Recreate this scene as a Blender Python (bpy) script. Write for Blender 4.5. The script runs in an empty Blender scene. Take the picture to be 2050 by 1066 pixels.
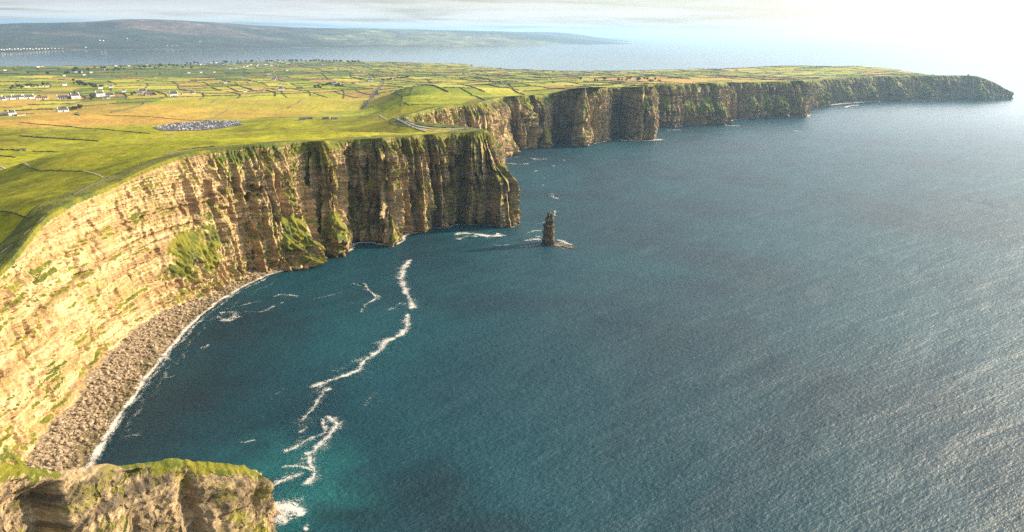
import bpy, math, random, time
import numpy as np
from mathutils import Vector, Matrix
T00 = time.time()
rng = np.random.default_rng(7); random.seed(7)
sc = bpy.context.scene
C = sc.collection

# ------------------------------------------------------------------ camera
FX = 1464.0; CAM_H = 400.0
PITCH = math.radians(17.74); ROLL = math.radians(0.8)
Fv = np.array([0, math.cos(PITCH), -math.sin(PITCH)]); U0 = np.array([0, math.sin(PITCH), math.cos(PITCH)]); R0 = np.array([1., 0, 0])
RR = R0*math.cos(ROLL)+U0*math.sin(ROLL); UU = -R0*math.sin(ROLL)+U0*math.cos(ROLL)
cam_d = bpy.data.cameras.new("camera"); cam = bpy.data.objects.new("camera", cam_d); C.objects.link(cam)
cam_d.sensor_width = 36.0; cam_d.lens = 36.0*FX/2050.0; cam_d.clip_start = 1.0; cam_d.clip_end = 250000.0
m3 = Matrix(((RR[0], UU[0], -Fv[0]), (RR[1], UU[1], -Fv[1]), (RR[2], UU[2], -Fv[2])))
cam.matrix_world = Matrix.Translation((0, 0, CAM_H)) @ m3.to_4x4()
sc.camera = cam

# ------------------------------------------------------------------ light and exposure
SUN_AZ = math.radians(69.0); SUN_EL = math.radians(20.0)     # azimuth measured from +Y towards +X
sun_dir = Vector((math.sin(SUN_AZ)*math.cos(SUN_EL), math.cos(SUN_AZ)*math.cos(SUN_EL), math.sin(SUN_EL)))
sl = bpy.data.lights.new("sun", 'SUN'); sl.energy = 5.0; sl.angle = math.radians(0.5); sl.color = (1.0, 0.83, 0.60)
so = bpy.data.objects.new("sun", sl); C.objects.link(so); so.rotation_euler = sun_dir.to_track_quat('Z', 'Y').to_euler()
sc.view_settings.view_transform = 'Standard'; sc.view_settings.look = 'None'
sc.view_settings.exposure = 1.35; sc.view_settings.gamma = 1.0
sc.render.engine = 'CYCLES'
sc.cycles.use_denoising = False
sc.cycles.max_bounces = 4; sc.cycles.diffuse_bounces = 2; sc.cycles.glossy_bounces = 2; sc.cycles.volume_bounces = 0; sc.cycles.transparent_max_bounces = 40
sc.cycles.sample_clamp_indirect = 6.0

W = bpy.data.worlds.new("World"); sc.world = W; W.use_nodes = True
wt = W.node_tree; wn = wt.nodes; wl = wt.links
for n in list(wn): wn.remove(n)

class G:
    """small node-graph helper"""
    def __init__(s, tree): s.t = tree; s.n = tree.nodes; s.l = tree.links
    def new(s, typ, **kw):
        n = s.n.new(typ)
        for k, v in kw.items(): setattr(n, k, v)
        return n
    def put(s, sock, v):
        if isinstance(v, bpy.types.NodeSocket): s.l.new(v, sock)
        elif v is not None:
            try: sock.default_value = v
            except Exception: sock.default_value = (v, v, v) if not hasattr(v, '__len__') else tuple(v)+(1,)
    def math(s, op, a, b=None, c=None, clamp=False):
        n = s.new('ShaderNodeMath', operation=op); n.use_clamp = clamp
        s.put(n.inputs[0], a)
        if b is not None: s.put(n.inputs[1], b)
        if c is not None: s.put(n.inputs[2], c)
        return n.outputs[0]
    def vmath(s, op, a, b=None):
        n = s.new('ShaderNodeVectorMath', operation=op); s.put(n.inputs[0], a)
        if b is not None: s.put(n.inputs[1], b)
        return n.outputs[0]
    def noise(s, vec, scale, detail=3.0, rough=0.55, dist=0.0):
        n = s.new('ShaderNodeTexNoise'); s.put(n.inputs['Vector'], vec)
        n.inputs['Scale'].default_value = scale; n.inputs['Detail'].default_value = detail
        n.inputs['Roughness'].default_value = rough; n.inputs['Distortion'].default_value = dist
        return n.outputs['Fac']
    def ramp(s, fac, stops, interp='LINEAR'):
        n = s.new('ShaderNodeValToRGB'); n.color_ramp.interpolation = interp
        e = n.color_ramp.elements
        while len(e) < len(stops): e.new(0.5)
        for el, (p, c) in zip(e, stops):
            el.position = p; el.color = (c, c, c, 1) if not hasattr(c, '__len__') else tuple(c)+(1,)
        s.put(n.inputs[0], fac); return n.outputs[0]
    def mix(s, fac, a, b, mode='MIX'):
        n = s.new('ShaderNodeMix'); n.data_type = 'RGBA'; n.blend_type = mode
        s.put(n.inputs[0], fac)
        for k, v in ((6, a), (7, b)):
            if isinstance(v, bpy.types.NodeSocket): s.l.new(v, n.inputs[k])
            else: n.inputs[k].default_value = tuple(v)+(1,) if hasattr(v, '__len__') else (v, v, v, 1)
        return n.outputs[2]
    def attr(s, name, out='Fac'):
        n = s.new('ShaderNodeAttribute'); n.attribute_name = name; return n.outputs[out]
    def smooth(s, v, a, b):
        n = s.new('ShaderNodeMapRange'); n.interpolation_type = 'SMOOTHSTEP'; s.put(n.inputs[0], v)
        n.inputs[1].default_value = a; n.inputs[2].default_value = b; return n.outputs[0]
    def scale(s, vec, sx, sy, sz): return s.vmath('MULTIPLY', vec, (sx, sy, sz))

g = G(wt)
sky = g.new('ShaderNodeTexSky', sky_type='NISHITA'); sky.sun_disc = False
sky.sun_elevation = SUN_EL; sky.sun_rotation = SUN_AZ; sky.altitude = 300.0; sky.air_density = 1.0; sky.dust_density = 1.6
tc = g.new('ShaderNodeTexCoord').outputs['Generated']
sep = g.new('ShaderNodeSeparateXYZ'); g.put(sep.inputs[0], tc)
zc = g.math('MAXIMUM', sep.outputs[2], 0.0)
den = g.math('ADD', zc, 0.035)
comb = g.new('ShaderNodeCombineXYZ')
g.put(comb.inputs[0], g.math('DIVIDE', sep.outputs[0], den)); g.put(comb.inputs[1], g.math('DIVIDE', sep.outputs[1], den))
cn = g.noise(comb.outputs[0], 0.17, 7.0, 0.58, 0.4)
cmask = g.smooth(cn, 0.34, 0.58)
lowcloud = g.math('MULTIPLY', cmask, 0.9)
az = g.math('DIVIDE', sep.outputs[0], g.math('ADD', g.math('ABSOLUTE', sep.outputs[1]), 0.05))
leftness = g.smooth(az, 0.0, -0.55)                       # heavier grey cloud deck to the left of the coast
deck = g.math('MULTIPLY', leftness, g.math('MULTIPLY', g.smooth(zc, 0.012, 0.04), g.smooth(cn, 0.38, 0.52)))
cloudcol = g.mix(g.smooth(zc, 0.05, 0.45), (7.0, 6.95, 6.7), (4.0, 4.2, 4.35))
sd = g.new('ShaderNodeVectorMath', operation='DOT_PRODUCT'); g.put(sd.inputs[0], tc); sd.inputs[1].default_value = tuple(sun_dir)
glow = g.ramp(sd.outputs['Value'], [(0.0, 0.5), (0.35, 0.75), (0.58, 3.3), (0.8, 5.2), (0.97, 6.0)])
cloudcol = g.mix(g.smooth(zc, 0.04, 0.28), cloudcol, g.mix(1.0, cloudcol, glow, 'MULTIPLY'))
lowcloud = g.math('MAXIMUM', lowcloud, g.math('MULTIPLY', g.smooth(sd.outputs['Value'], 0.5, 0.85), 0.95))
base = g.mix(lowcloud, sky.outputs[0], cloudcol)
base = g.mix(g.math('MULTIPLY', deck, 0.9), base, (3.6, 3.9, 4.6))
bg = g.new('ShaderNodeBackground'); g.put(bg.inputs[0], base); bg.inputs[1].default_value = 0.058
wo = g.new('ShaderNodeOutputWorld'); wl.new(bg.outputs[0], wo.inputs[0])

# ------------------------------------------------------------------ numeric helpers
def ray(px, py): return Fv*FX+(px-1025)*RR-(py-533)*UU
def at(px, py, z=0.):
    d = ray(px, py); t = (z-CAM_H)/d[2]; return np.array([d[0]*t, d[1]*t, z])
def proj(p):
    v = np.array(p)-np.array([0, 0, CAM_H]); w = v@Fv; return (1025+FX*(v@RR)/w, 533-FX*(v@UU)/w)

PERM = rng.permutation(4096).astype(np.int64)
GR = rng.normal(size=(4096, 3)); GR /= np.linalg.norm(GR, axis=1)[:, None]
def pn(x, y, z=0.0):
    """gradient noise, about -0.7..0.7"""
    x, y, z = np.broadcast_arrays(np.asarray(x, float), np.asarray(y, float), np.asarray(z, float))
    xi = np.floor(x).astype(np.int64); yi = np.floor(y).astype(np.int64); zi = np.floor(z).astype(np.int64)
    xf = x-xi; yf = y-yi; zf = z-zi
    u = xf*xf*xf*(xf*(xf*6-15)+10); v = yf*yf*yf*(yf*(yf*6-15)+10); w = zf*zf*zf*(zf*(zf*6-15)+10)
    out = 0
    for dx in (0, 1):
        for dy in (0, 1):
            for dz in (0, 1):
                h = PERM[(PERM[(PERM[(xi+dx) & 4095]+yi+dy) & 4095]+zi+dz) & 4095]
                gr = GR[h]
                dot = gr[..., 0]*(xf-dx)+gr[..., 1]*(yf-dy)+gr[..., 2]*(zf-dz)
                out = out+dot*(u if dx else 1-u)*(v if dy else 1-v)*(w if dz else 1-w)
    return out*1.5
def fbm(x, y, z=0.0, o=4, gain=0.5):
    s = 0; a = 1.0
    for k in range(o):
        s = s+a*pn(np.asarray(x)*2**k+17.3*k, np.asarray(y)*2**k-9.1*k, np.asarray(z)*2**k+3.7*k); a *= gain
    return s
def hsh(i, j, k=0): return (((np.asarray(i)*73856093) ^ (np.asarray(j)*19349663) ^ (k*83492791)) % 10007)/10007.0
def sstep(v, a, b):
    t = np.clip((np.asarray(v, float)-a)/(b-a), 0, 1); return t*t*(3-2*t)
def gsmooth(a, sig):
    if sig < 0.3: return a
    r = int(3*sig)+1; k = np.exp(-0.5*(np.arange(-r, r+1)/sig)**2); k /= k.sum()
    pad = np.pad(a, ((r, r),)+((0, 0),)*(a.ndim-1), mode='edge')
    return np.stack([np.convolve(pad[:, i], k, 'valid') for i in range(a.shape[1])], 1)

def make_mesh(name, V, Fc, mat=None, parent=None, attrs=None, smooth=False, link=True):
    V = np.asarray(V, np.float32); me = bpy.data.meshes.new(name)
    if isinstance(Fc, np.ndarray):
        nf, k = Fc.shape
        me.vertices.add(len(V)); me.vertices.foreach_set('co', V.ravel())
        me.loops.add(nf*k); me.loops.foreach_set('vertex_index', Fc.ravel().astype(np.int32))
        me.polygons.add(nf); me.polygons.foreach_set('loop_start', (np.arange(nf)*k).astype(np.int32))
        me.update(calc_edges=True)
    else:
        me.from_pydata([tuple(map(float, v)) for v in V], [], [tuple(map(int, f)) for f in Fc]); me.update()
    me.polygons.foreach_set('use_smooth', [bool(smooth)]*len(me.polygons))
    for an, av in (attrs or {}).items():
        av = np.asarray(av, np.float32)
        if av.ndim == 1:
            a = me.attributes.new(an, 'FLOAT', 'POINT'); a.data.foreach_set('value', av)
        else:
            a = me.attributes.new(an, 'FLOAT_COLOR', 'POINT'); a.data.foreach_set('color', np.c_[av, np.ones(len(av))].astype(np.float32).ravel())
    if mat: me.materials.append(mat)
    o = bpy.data.objects.new(name, me)
    if link: C.objects.link(o)
    if parent: o.parent = parent
    return o
def grid_faces(ni, nj, keep=None, flip=False):
    i, j = np.meshgrid(np.arange(ni-1), np.arange(nj-1), indexing='ij')
    a = i*nj+j; f = np.stack([a, a+nj, a+nj+1, a+1], -1).reshape(-1, 4)
    if flip: f = f[:, ::-1]
    if keep is not None:
        k = keep.ravel(); f = f[k[f].all(1)]
    return f
def compact(V, Fc, attrs):
    used = np.zeros(len(V), bool); used[Fc.ravel()] = True
    idx = np.cumsum(used)-1
    return V[used], idx[Fc], {k: v[used] for k, v in attrs.items()}
def tag(o, label=None, cat=None, group=None, kind=None):
    if label: o['label'] = label
    if cat: o['category'] = cat
    if group: o['group'] = group
    if kind: o['kind'] = kind
    return o
def empty(name, loc, rz=0.0, label=None, cat=None, group=None):
    o = bpy.data.objects.new(name, None); C.objects.link(o); o.location = loc; o.rotation_euler = (0, 0, rz); o.empty_display_size = 3
    return tag(o, label, cat, group)

# ------------------------------------------------------------------ materials
def newmat(name):
    m = bpy.data.materials.new(name); m.use_nodes = True; t = m.node_tree
    for n in list(t.nodes): t.nodes.remove(n)
    gg = G(t); b = gg.new('ShaderNodeBsdfPrincipled'); o = gg.new('ShaderNodeOutputMaterial'); t.links.new(b.outputs[0], o.inputs[0])
    return m, gg, b, o
def geom_pos(gg): return gg.new('ShaderNodeNewGeometry').outputs['Position']
def bump(gg, h, dist, strength=1.0, normal=None):
    n = gg.new('ShaderNodeBump'); n.inputs['Strength'].default_value = strength; n.inputs['Distance'].default_value = dist
    gg.put(n.inputs['Height'], h)
    if normal is not None: gg.put(n.inputs['Normal'], normal)
    return n.outputs[0]
def plain(name, col, rough=0.8, var=0.12, scale=1.0, metal=0.0):
    m, gg, b, o = newmat(name); p = geom_pos(gg); n = gg.noise(p, scale, 4, 0.6)
    k = gg.ramp(n, [(0.3, 1-var), (0.7, 1+var)])
    gg.put(b.inputs['Base Color'], gg.mix(1.0, tuple(col), k, 'MULTIPLY')); b.inputs['Roughness'].default_value = rough; b.inputs['Metallic'].default_value = metal
    return m

GRASS_A = (0.19, 0.190, 0.014); GRASS_B = (0.075, 0.125, 0.010); GRASS_C = (0.26, 0.215, 0.03)
def grass_color(gg, p):
    n1 = gg.noise(p, 0.012, 5, 0.6); n2 = gg.noise(p, 0.12, 4, 0.65)
    c = gg.mix(gg.smooth(n1, 0.38, 0.62), GRASS_A, GRASS_B)
    c = gg.mix(gg.math('MULTIPLY', gg.smooth(n2, 0.45, 0.72), 0.65), c, GRASS_C)
    return c
def rock_material():
    m, gg, b, o = newmat("cliff_rock")
    p = geom_pos(gg)
    warp = gg.math('MULTIPLY', gg.math('SUBTRACT', gg.noise(p, 0.012, 3), 0.5), 16.0)
    sp = gg.new('ShaderNodeSeparateXYZ'); gg.put(sp.inputs[0], p)
    zz = gg.math('ADD', sp.outputs[2], warp)
    cb = gg.new('ShaderNodeCombineXYZ'); gg.put(cb.inputs[0], gg.math('MULTIPLY', sp.outputs[0], 0.0028)); gg.put(cb.inputs[1], gg.math('MULTIPLY', sp.outputs[1], 0.0028)); gg.put(cb.inputs[2], gg.math('MULTIPLY', zz, 0.085))
    strata = gg.noise(cb.outputs[0], 1.0, 6, 0.72)
    cb2 = gg.new('ShaderNodeCombineXYZ'); gg.put(cb2.inputs[0], gg.math('MULTIPLY', sp.outputs[0], 0.009)); gg.put(cb2.inputs[1], gg.math('MULTIPLY', sp.outputs[1], 0.009)); gg.put(cb2.inputs[2], gg.math('MULTIPLY', zz, 0.6))
    fine = gg.noise(cb2.outputs[0], 1.0, 4, 0.7)
    stain = gg.noise(gg.scale(p, 0.11, 0.11, 0.014), 1.0, 6, 0.75)
    mott = gg.noise(p, 0.22, 6, 0.72)
    tone = gg.attr('tone')
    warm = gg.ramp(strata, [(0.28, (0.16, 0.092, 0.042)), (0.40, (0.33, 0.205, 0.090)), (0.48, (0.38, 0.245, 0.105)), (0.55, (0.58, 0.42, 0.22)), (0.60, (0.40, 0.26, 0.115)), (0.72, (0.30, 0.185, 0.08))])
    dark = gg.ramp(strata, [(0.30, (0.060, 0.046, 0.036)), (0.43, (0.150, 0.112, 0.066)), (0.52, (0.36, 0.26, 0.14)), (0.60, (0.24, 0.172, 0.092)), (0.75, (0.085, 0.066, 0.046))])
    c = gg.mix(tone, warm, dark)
    c = gg.mix(gg.math('MULTIPLY', gg.smooth(stain, 0.52, 0.66), gg.math('ADD', 0.25, gg.math('MULTIPLY', tone, 0.6))), c, (0.10, 0.078, 0.055))
    k = gg.math('MULTIPLY', gg.ramp(fine, [(0.30, 0.66), (0.42, 1.0), (0.52, 0.92), (0.60, 1.22), (0.70, .9)]), gg.ramp(mott, [(0.25, 0.5), (0.5, 1.0), (0.75, 1.35)]))
    c = gg.mix(1.0, c, k, 'MULTIPLY')
    nk = gg.noise(gg.scale(p, 0.42, 0.42, 0.085), 1.0, 4, 0.7, 0.6)
    nkm = gg.math('MULTIPLY', gg.smooth(nk, 0.55, 0.66), gg.smooth(gg.noise(gg.scale(p, 0.012, 0.012, 0.05), 1.0, 3, 0.6), 0.44, 0.60))
    c = gg.mix(gg.math('MULTIPLY', nkm, 0.8), c, (0.060, 0.040, 0.024))  # dark nicks painted in for shade that small ledges do not cast
    blot = gg.smooth(gg.noise(p, 0.05, 6, 0.75, 0.8), 0.54, 0.68)
    c = gg.mix(gg.math('MULTIPLY', blot, 0.45), c, (0.20, 0.125, 0.060))
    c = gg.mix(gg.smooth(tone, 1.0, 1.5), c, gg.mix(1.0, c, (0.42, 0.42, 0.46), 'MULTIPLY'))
    # yellow-green lichen film
    li = gg.math('MULTIPLY', gg.smooth(gg.noise(p, 0.035, 6, 0.7), 0.50, 0.62), 0.75)
    c = gg.mix(gg.math('MULTIPLY', li, gg.attr('lichen')), c, (0.19, 0.165, 0.022))
    gm = gg.smooth(gg.math('ADD', gg.attr('grass'), gg.math('MULTIPLY', gg.math('SUBTRACT', gg.noise(p, 0.16, 6, 0.75), 0.5), 1.3)), 0.42, 0.60)
    gcol = gg.mix(gg.smooth(gg.noise(p, 0.03, 4, 0.6), 0.4, 0.62), (0.150, 0.142, 0.012), (0.062, 0.082, 0.010))
    gcol = gg.mix(gg.math('MULTIPLY', gg.smooth(gg.noise(p, 0.3, 4, 0.7), 0.5, 0.7), 0.5), gcol, (0.29, 0.23, 0.045))
    c = gg.mix(gm, c, gcol)
    # wet dark tide band
    wet = gg.math('SUBTRACT', 1.0, gg.smooth(gg.math('ADD', sp.outputs[2], gg.math('MULTIPLY', mott, 5.0)), 3.5, 9.0))
    c = gg.mix(gg.math('MULTIPLY', wet, 0.7), c, (0.045, 0.04, 0.03))
    gg.put(b.inputs['Base Color'], c); b.inputs['Roughness'].default_value = 0.9; b.inputs['Specular IOR Level'].default_value = 0.2
    hgt = gg.math('ADD', gg.math('MULTIPLY', mott, 1.0), gg.math('MULTIPLY', fine, 0.7))
    gg.put(b.inputs['Normal'], bump(gg, hgt, 2.6, 0.9))
    return m
def land_material():
    m, gg, b, o = newmat("grassland")
    p = geom_pos(gg); col = gg.attr('fcol', 'Color')
    n1 = gg.noise(p, 0.06, 6, 0.72); n2 = gg.noise(p, 0.008, 4, 0.6); n3 = gg.noise(p, 0.5, 4, 0.7)
    k = gg.math('MULTIPLY', gg.ramp(n1, [(0.28, 0.42), (0.5, 1.0), (0.72, 1.5)]), gg.ramp(n3, [(0.3, 0.7), (0.7, 1.25)]))
    c = gg.mix(1.0, col, k, 'MULTIPLY')
    c = gg.mix(gg.math('MULTIPLY', gg.smooth(n2, 0.5, 0.66), 0.35), c, (0.20, 0.15, 0.03))
    c = gg.mix(1.0, c, (1.46, 1.34, 1.05), 'MULTIPLY')
    gg.put(b.inputs['Base Color'], c); b.inputs['Roughness'].default_value = 0.95; b.inputs['Specular IOR Level'].default_value = 0.1
    gg.put(b.inputs['Normal'], bump(gg, n1, 3.0, 0.6))
    return m
def sea_material():
    m, gg, b, o = newmat("sea_water")
    p = geom_pos(gg)
    a = gg.noise(gg.scale(p, 1.0, 0.45, 1.0), 0.016, 3, 0.5, 0.6)
    # wind waves: crests roughly across the coast, bent by low-frequency swirl
    rot = gg.new('ShaderNodeMapping'); rot.inputs['Rotation'].default_value = (0, 0, math.radians(-28)); gg.put(rot.inputs[0], p)
    w1 = gg.noise(gg.scale(rot.outputs[0], 0.035, 0.11, 0.1), 1.0, 4, 0.62, 0.5)
    w2 = gg.noise(gg.scale(rot.outputs[0], 0.16, 0.34, 0.3), 1.0, 3, 0.6, 0.3)
    w3 = gg.noise(gg.scale(rot.outputs[0], 0.0045, 0.016, 0.01), 1.0, 2, 0.5, 0.4)
    h = gg.math('ADD', gg.math('ADD', gg.math('MULTIPLY', w1, 2.3), gg.math('MULTIPLY', w2, 1.5)), gg.math('MULTIPLY', w3, 9.0))
    h = gg.math('MULTIPLY', h, gg.math('SUBTRACT', 1.0, gg.math('MULTIPLY', gg.attr('calm'), .97)))
    gg.put(b.inputs['Normal'], bump(gg, h, 1.0, 1.0))
    tint = gg.noise(p, 0.0022, 4, 0.6, 0.5)
    c = gg.mix(gg.smooth(tint, 0.30, 0.66), (0.0008, 0.019, 0.030), (0.0005, 0.040, 0.054))
    sh = gg.attr('shoal'); rf = gg.attr('reef')
    c = gg.mix(sh, c, (0.005, 0.075, 0.078))
    c = gg.mix(rf, c, (0.0010, 0.0075, 0.012))
    gg.put(b.inputs['Base Color'], c)
    calm = gg.attr('calm'); gg.put(b.inputs['Roughness'], gg.math('SUBTRACT', 0.56, gg.math('MULTIPLY', calm, 0.48))); b.inputs['IOR'].default_value = 1.333
    return m
def foam_material():
    m, gg, b, o = newmat("sea_foam")
    p = geom_pos(gg); v = gg.attr('edge'); d = gg.attr('dens')
    n = gg.noise(p, 0.22, 7, 0.9, 2.6); n2 = gg.noise(p, 0.05, 4, 0.7, 0.8)
    s = gg.math('ADD', gg.math('MULTIPLY', n, 2.2), gg.math('MULTIPLY', n2, 0.9))
    s = gg.math('ADD', s, gg.math('MULTIPLY', v, 0.42)); s = gg.math('ADD', s, d)
    al = gg.smooth(s, 1.90, 2.12)
    gg.put(b.inputs['Base Color'], (0.72, 0.68, 0.60, 1)); b.inputs['Roughness'].default_value = 0.8
    gg.put(b.inputs['Alpha'], gg.math('MULTIPLY', al, 0.74))
    return m
M_ROCK = rock_material(); M_LAND = land_material(); M_FOAM = foam_material(); M_SEA = sea_material()

# ------------------------------------------------------------------ coast stations: foot of the cliff and its rim
YT = {
'A': [(-200,790),(-100,670),(0,545),(40,498),(75,455),(100,420),(160,395),(200,382),(250,360),(330,318),(390,302),(440,297),(520,290),(580,284),(640,283),(700,280),(760,277),(820,272),(880,268),(975,264),(1030,264)],
'B': [(780,238),(807,233),(862,218),(895,211.5),(944,209.6),(971,203),(998,196),(1020,192.5),(1050,192),(1080,190.5),(1105,189),(1135,179.6),(1171,177),(1217,175.5),(1250,175.5),(1283,174),(1287,170),(1366,168.6),(1465,166),(1590,163),(1635,159.5),(1697,156),(1760,153),(1847,152),(1905,151),(1959,152),(1975,157),(2000,170),(2025,186),(2040,190)],
}
ST = [
('w',-430,330,60,150),('w',-447,450,55,158),
('p',60,925,38,'A'),('p',120,860,40,'A'),('p',180,790,45,'A'),('p',225,722,50,'A'),('p',280,668,55,'A'),('p',340,627,58,'A'),('p',400,594,58,'A'),('p',450,570,55,'A'),
('p',516,546,50,'A'),('p',560,541,46,'A'),('p',596,529,42,'A'),('p',628,512,36,'A'),('p',634,500,24,'A'),('p',645,505,34,'A'),('p',677,511,44,'A'),('p',693,500,34,'A'),
('p',700,487,22,'A'),('p',745,484,22,'A'),('p',766,488,30,'A'),('p',790,492,38,'A'),('p',799,482,26,'A'),('p',803,471,22,'A'),('p',834,464,22,'A'),('p',858,467,30,'A'),('p',867,453,18,'A'),('p',889,458,26,'A'),
('p',900,449,18,'A'),('p',930,448,20,'A'),('p',962,449,24,(-78,1572,198)),('p',999,452,26,(-68,1574,198)),('p',1022,455,45,(-62,1578,197)),
('w',12,1535,50,(-60,1584,197)),('w',14,1570,42,(-58,1592,196)),('w',-10,1640,25,(-60,1612,196)),('w',-70,1700,20,(-90,1652,195)),('w',-150,1740,18,194),('w',-225,1790,18,190),('w',-262,1850,18,188),
('w',-258,1920,18,'B'),('w',-240,2000,18,'B'),('w',-222,2090,20,'B'),('w',-190,2140,22,'B'),('w',-160,2230,26,'B'),
('p',984,337,60,'B'),('p',1013,310,52,'B'),('p',1019,296,32,'B'),('p',1037,298,28,'B'),('p',1059,297,34,'B'),('p',1064,292,24,'B'),('p',1078,293,28,'B'),('p',1097,295,70,'B'),('p',1103,283,20,'B'),('p',1128,283,20,'B'),('p',1155,285,20,'B'),('p',1164,294,45,'B'),('p',1182,288,30,'B'),('p',1212,283,28,'B'),('p',1219,270,15,'B'),('p',1240,266,15,'B'),('p',1258,271,18,'B'),('p',1268,281,28,'B'),('p',1290,281,30,'B'),('p',1307,280,36,'B'),
('p',1311,262,20,'B'),('p',1312,253,20,'B'),('p',1345,254,34,'B'),('p',1378,251,40,'B'),('p',1410,250,40,'B'),('p',1445,249,40,'B'),('p',1462,240,30,'B'),('p',1503,238,28,'B'),('p',1530,236,40,'B'),('p',1556,236,40,'B'),('p',1590,235,40,'B'),('p',1614,235,40,'B'),
('p',1616,222,30,'B'),('p',1626,217,50,'B'),('p',1640,213,50,'B'),('p',1652,206,40,'B'),('p',1689,205,50,'B'),('p',1739,203,50,'B'),('p',1765,200.5,40,'B'),('p',1797,201,60,'B'),('p',1830,199,50,'B'),('p',1892,199.5,60,'B'),('p',1930,198.5,60,'B'),('p',1959,199.5,60,'B'),('p',1995,199,50,'B'),('p',2027,198.5,40,'B'),
('w',3600,5450,60,40),('w',3560,5800,60,60),('w',3300,6500,60,60)]
def arclen(P): return np.r_[0, np.cumsum(np.hypot(*np.diff(P[:, :2], axis=0).T))]
def interp(L, A, q): return np.stack([np.interp(q, L, A[:, k]) for k in range(A.shape[1])], 1)
def solve_stations():
    B = np.array([at(x, y)[:2] if k == 'p' else np.array([x, y], float) for k, x, y, s, t in ST]); L = arclen(B)
    T = []
    for i, (k, x, y, s, t) in enumerate(ST):
        w = max(60, 0.035*B[i][1])
        d = interp(L, B, [L[i]+w])[0]-interp(L, B, [L[i]-w])[0]; d /= np.hypot(*d)
        p = B[i]+np.array([-d[1], d[0]])*s
        if isinstance(t, tuple): T.append(t); continue
        if isinstance(t, str):
            xs, ys = zip(*YT[t]); lo, hi = 0, 390
            for _ in range(40):
                mz = (lo+hi)/2; q = proj((p[0], p[1], mz))
                if q[1] > np.interp(q[0], xs, ys): lo = mz
                else: hi = mz
            z = mz
        else: z = t
        T.append((p[0], p[1], z))
    return B, np.array(T, float), L
SB, STP, SL = solve_stations()
def s_of(px, py=None):
    """arc length of the coast station nearest to a pixel column of the photograph's cliff foot"""
    q = at(px, py)[:2]; return SL[np.argmin(np.hypot(*(SB-q).T))]
RIM = STP.copy()

# ------------------------------------------------------------------ terrain height (thin plate spline through surveyed points)
def near_pts():
    P = []
    for px, py, z in [(0,338,158),(60,320,165),(150,303.5,180),(300,287.5,190),(430,275.5,196),(640,262,198),(740,263,199)]:
        q = at(px, py, z); k = 1+130/np.hypot(q[0], q[1]); P.append(np.array([q[0]*k, q[1]*k, z-34 if px > 5 else z-28]))
    def a(lst):
        for px, py, z in lst: P.append(at(px, py, z))
    a([(0,362,150),(60,322,165),(150,304,180),(300,288,190),(430,276,196),(640,262,198),(760,264,199),(50,345,166),(200,330,186),(120,380,184),
       (0,300,112),(150,280,112),(300,262,115),(380,250,118),(450,247,120),(560,240,125),(650,237,132),(720,237,142),(770,240,165),
       (0,412,176),(60,414,183),(0,440,157),(30,455,162),(0,480,160)])
    a([(0,240,95),(200,225,95),(450,215,98),(640,215,100),(780,222,140),(815,180,152),(800,186,156),(772,190,110),(752,200,98),(790,205,150),(765,212,106),(700,200,98),(680,212,98),(812,192,182),(806,206,186),(850,205,186),(900,185,168),(1000,180,168),(830,200,172)])
    a([(0,200,85),(200,190,85),(400,180,80),(600,170,75),(800,160,85),(950,165,118),(1100,165,138),(1250,158,130),(1400,155,128),(1600,152,130),(1750,150,132)])
    a([(0,160,58),(200,150,48),(400,148,42),(600,140,38),(800,140,38),(950,145,52),(1100,150,72),(1300,148,80)])
    shore = [(0,133),(200,132),(400,128),(550,124),(700,123.5),(850,127),(930,130),(1000,137),(1060,140),(1120,141.5)]
    a([(x, y, 2) for x, y in shore])
    a([(1200,143,25),(1386,141,50),(1500,141,60),(1668,143,82),(1822,147,106)])
    for x, y in shore:
        q = at(x, y, 0); P.append(q*np.array([1.09, 1.09, 0])+np.array([0, 0, -34]))
    for x, y, z, k in ((1200,143,25,1.18),(1386,141,50,1.2),(1500,141,60,1.25),(1668,143,82,1.3),(1822,147,106,1.35)):
        q = at(x, y, z); P.append(np.array([q[0]*k, q[1]*k, -40]))
    for q in ((-1400,700,120),(-2500,1200,95),(-4000,2500,80),(-7000,5000,50),(-9000,3000,50),(3900,6600,-60),(3700,7600,-60),(-900,400,120),(-700,-100,120),
              (-3300,1800,90),(-5500,3500,70),(-8500,7500,2)): P.append(np.array(q, float))
    return P
CP = np.array(near_pts()+[r for i, r in enumerate(RIM) if i < len(RIM)-1])
keep = [0]                                                    # drop near-coincident controls
for i in range(1, len(CP)):
    if np.min(np.hypot(*(CP[keep][:, :2]-CP[i, :2]).T)) > 26+0.008*CP[i, 1]: keep.append(i)
CP = CP[keep]
SCL = 3000.0
def tps_fit(P, lam=1e-5):
    X = P[:, :2]/SCL; n = len(X); r = np.hypot(X[:, None, 0]-X[None, :, 0], X[:, None, 1]-X[None, :, 1])
    K = r*r*np.log(r+1e-9); Q = np.c_[np.ones(n), X]
    A = np.zeros((n+3, n+3)); A[:n, :n] = K+lam*np.eye(n); A[:n, n:] = Q; A[n:, :n] = Q.T
    return X, np.linalg.solve(A, np.r_[P[:, 2], 0, 0, 0])
def tps_eval(fit, x, y):
    X, w = fit; n = len(X); x = np.asarray(x).ravel()/SCL; y = np.asarray(y).ravel()/SCL; out = np.empty(len(x))
    for i in range(0, len(x), 40000):
        a, b = x[i:i+40000], y[i:i+40000]; r2 = (a[:, None]-X[None, :, 0])**2+(b[:, None]-X[None, :, 1])**2+1e-18
        out[i:i+40000] = (0.5*r2*np.log(r2))@w[:n]+w[n]+w[n+1]*a+w[n+2]*b
    return out
FIT = tps_fit(CP)
HX = np.arange(-9600, 6001, 30.0); HY = np.arange(-400, 12601, 30.0)
gx, gy = np.meshgrid(HX, HY, indexing='ij')
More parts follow.
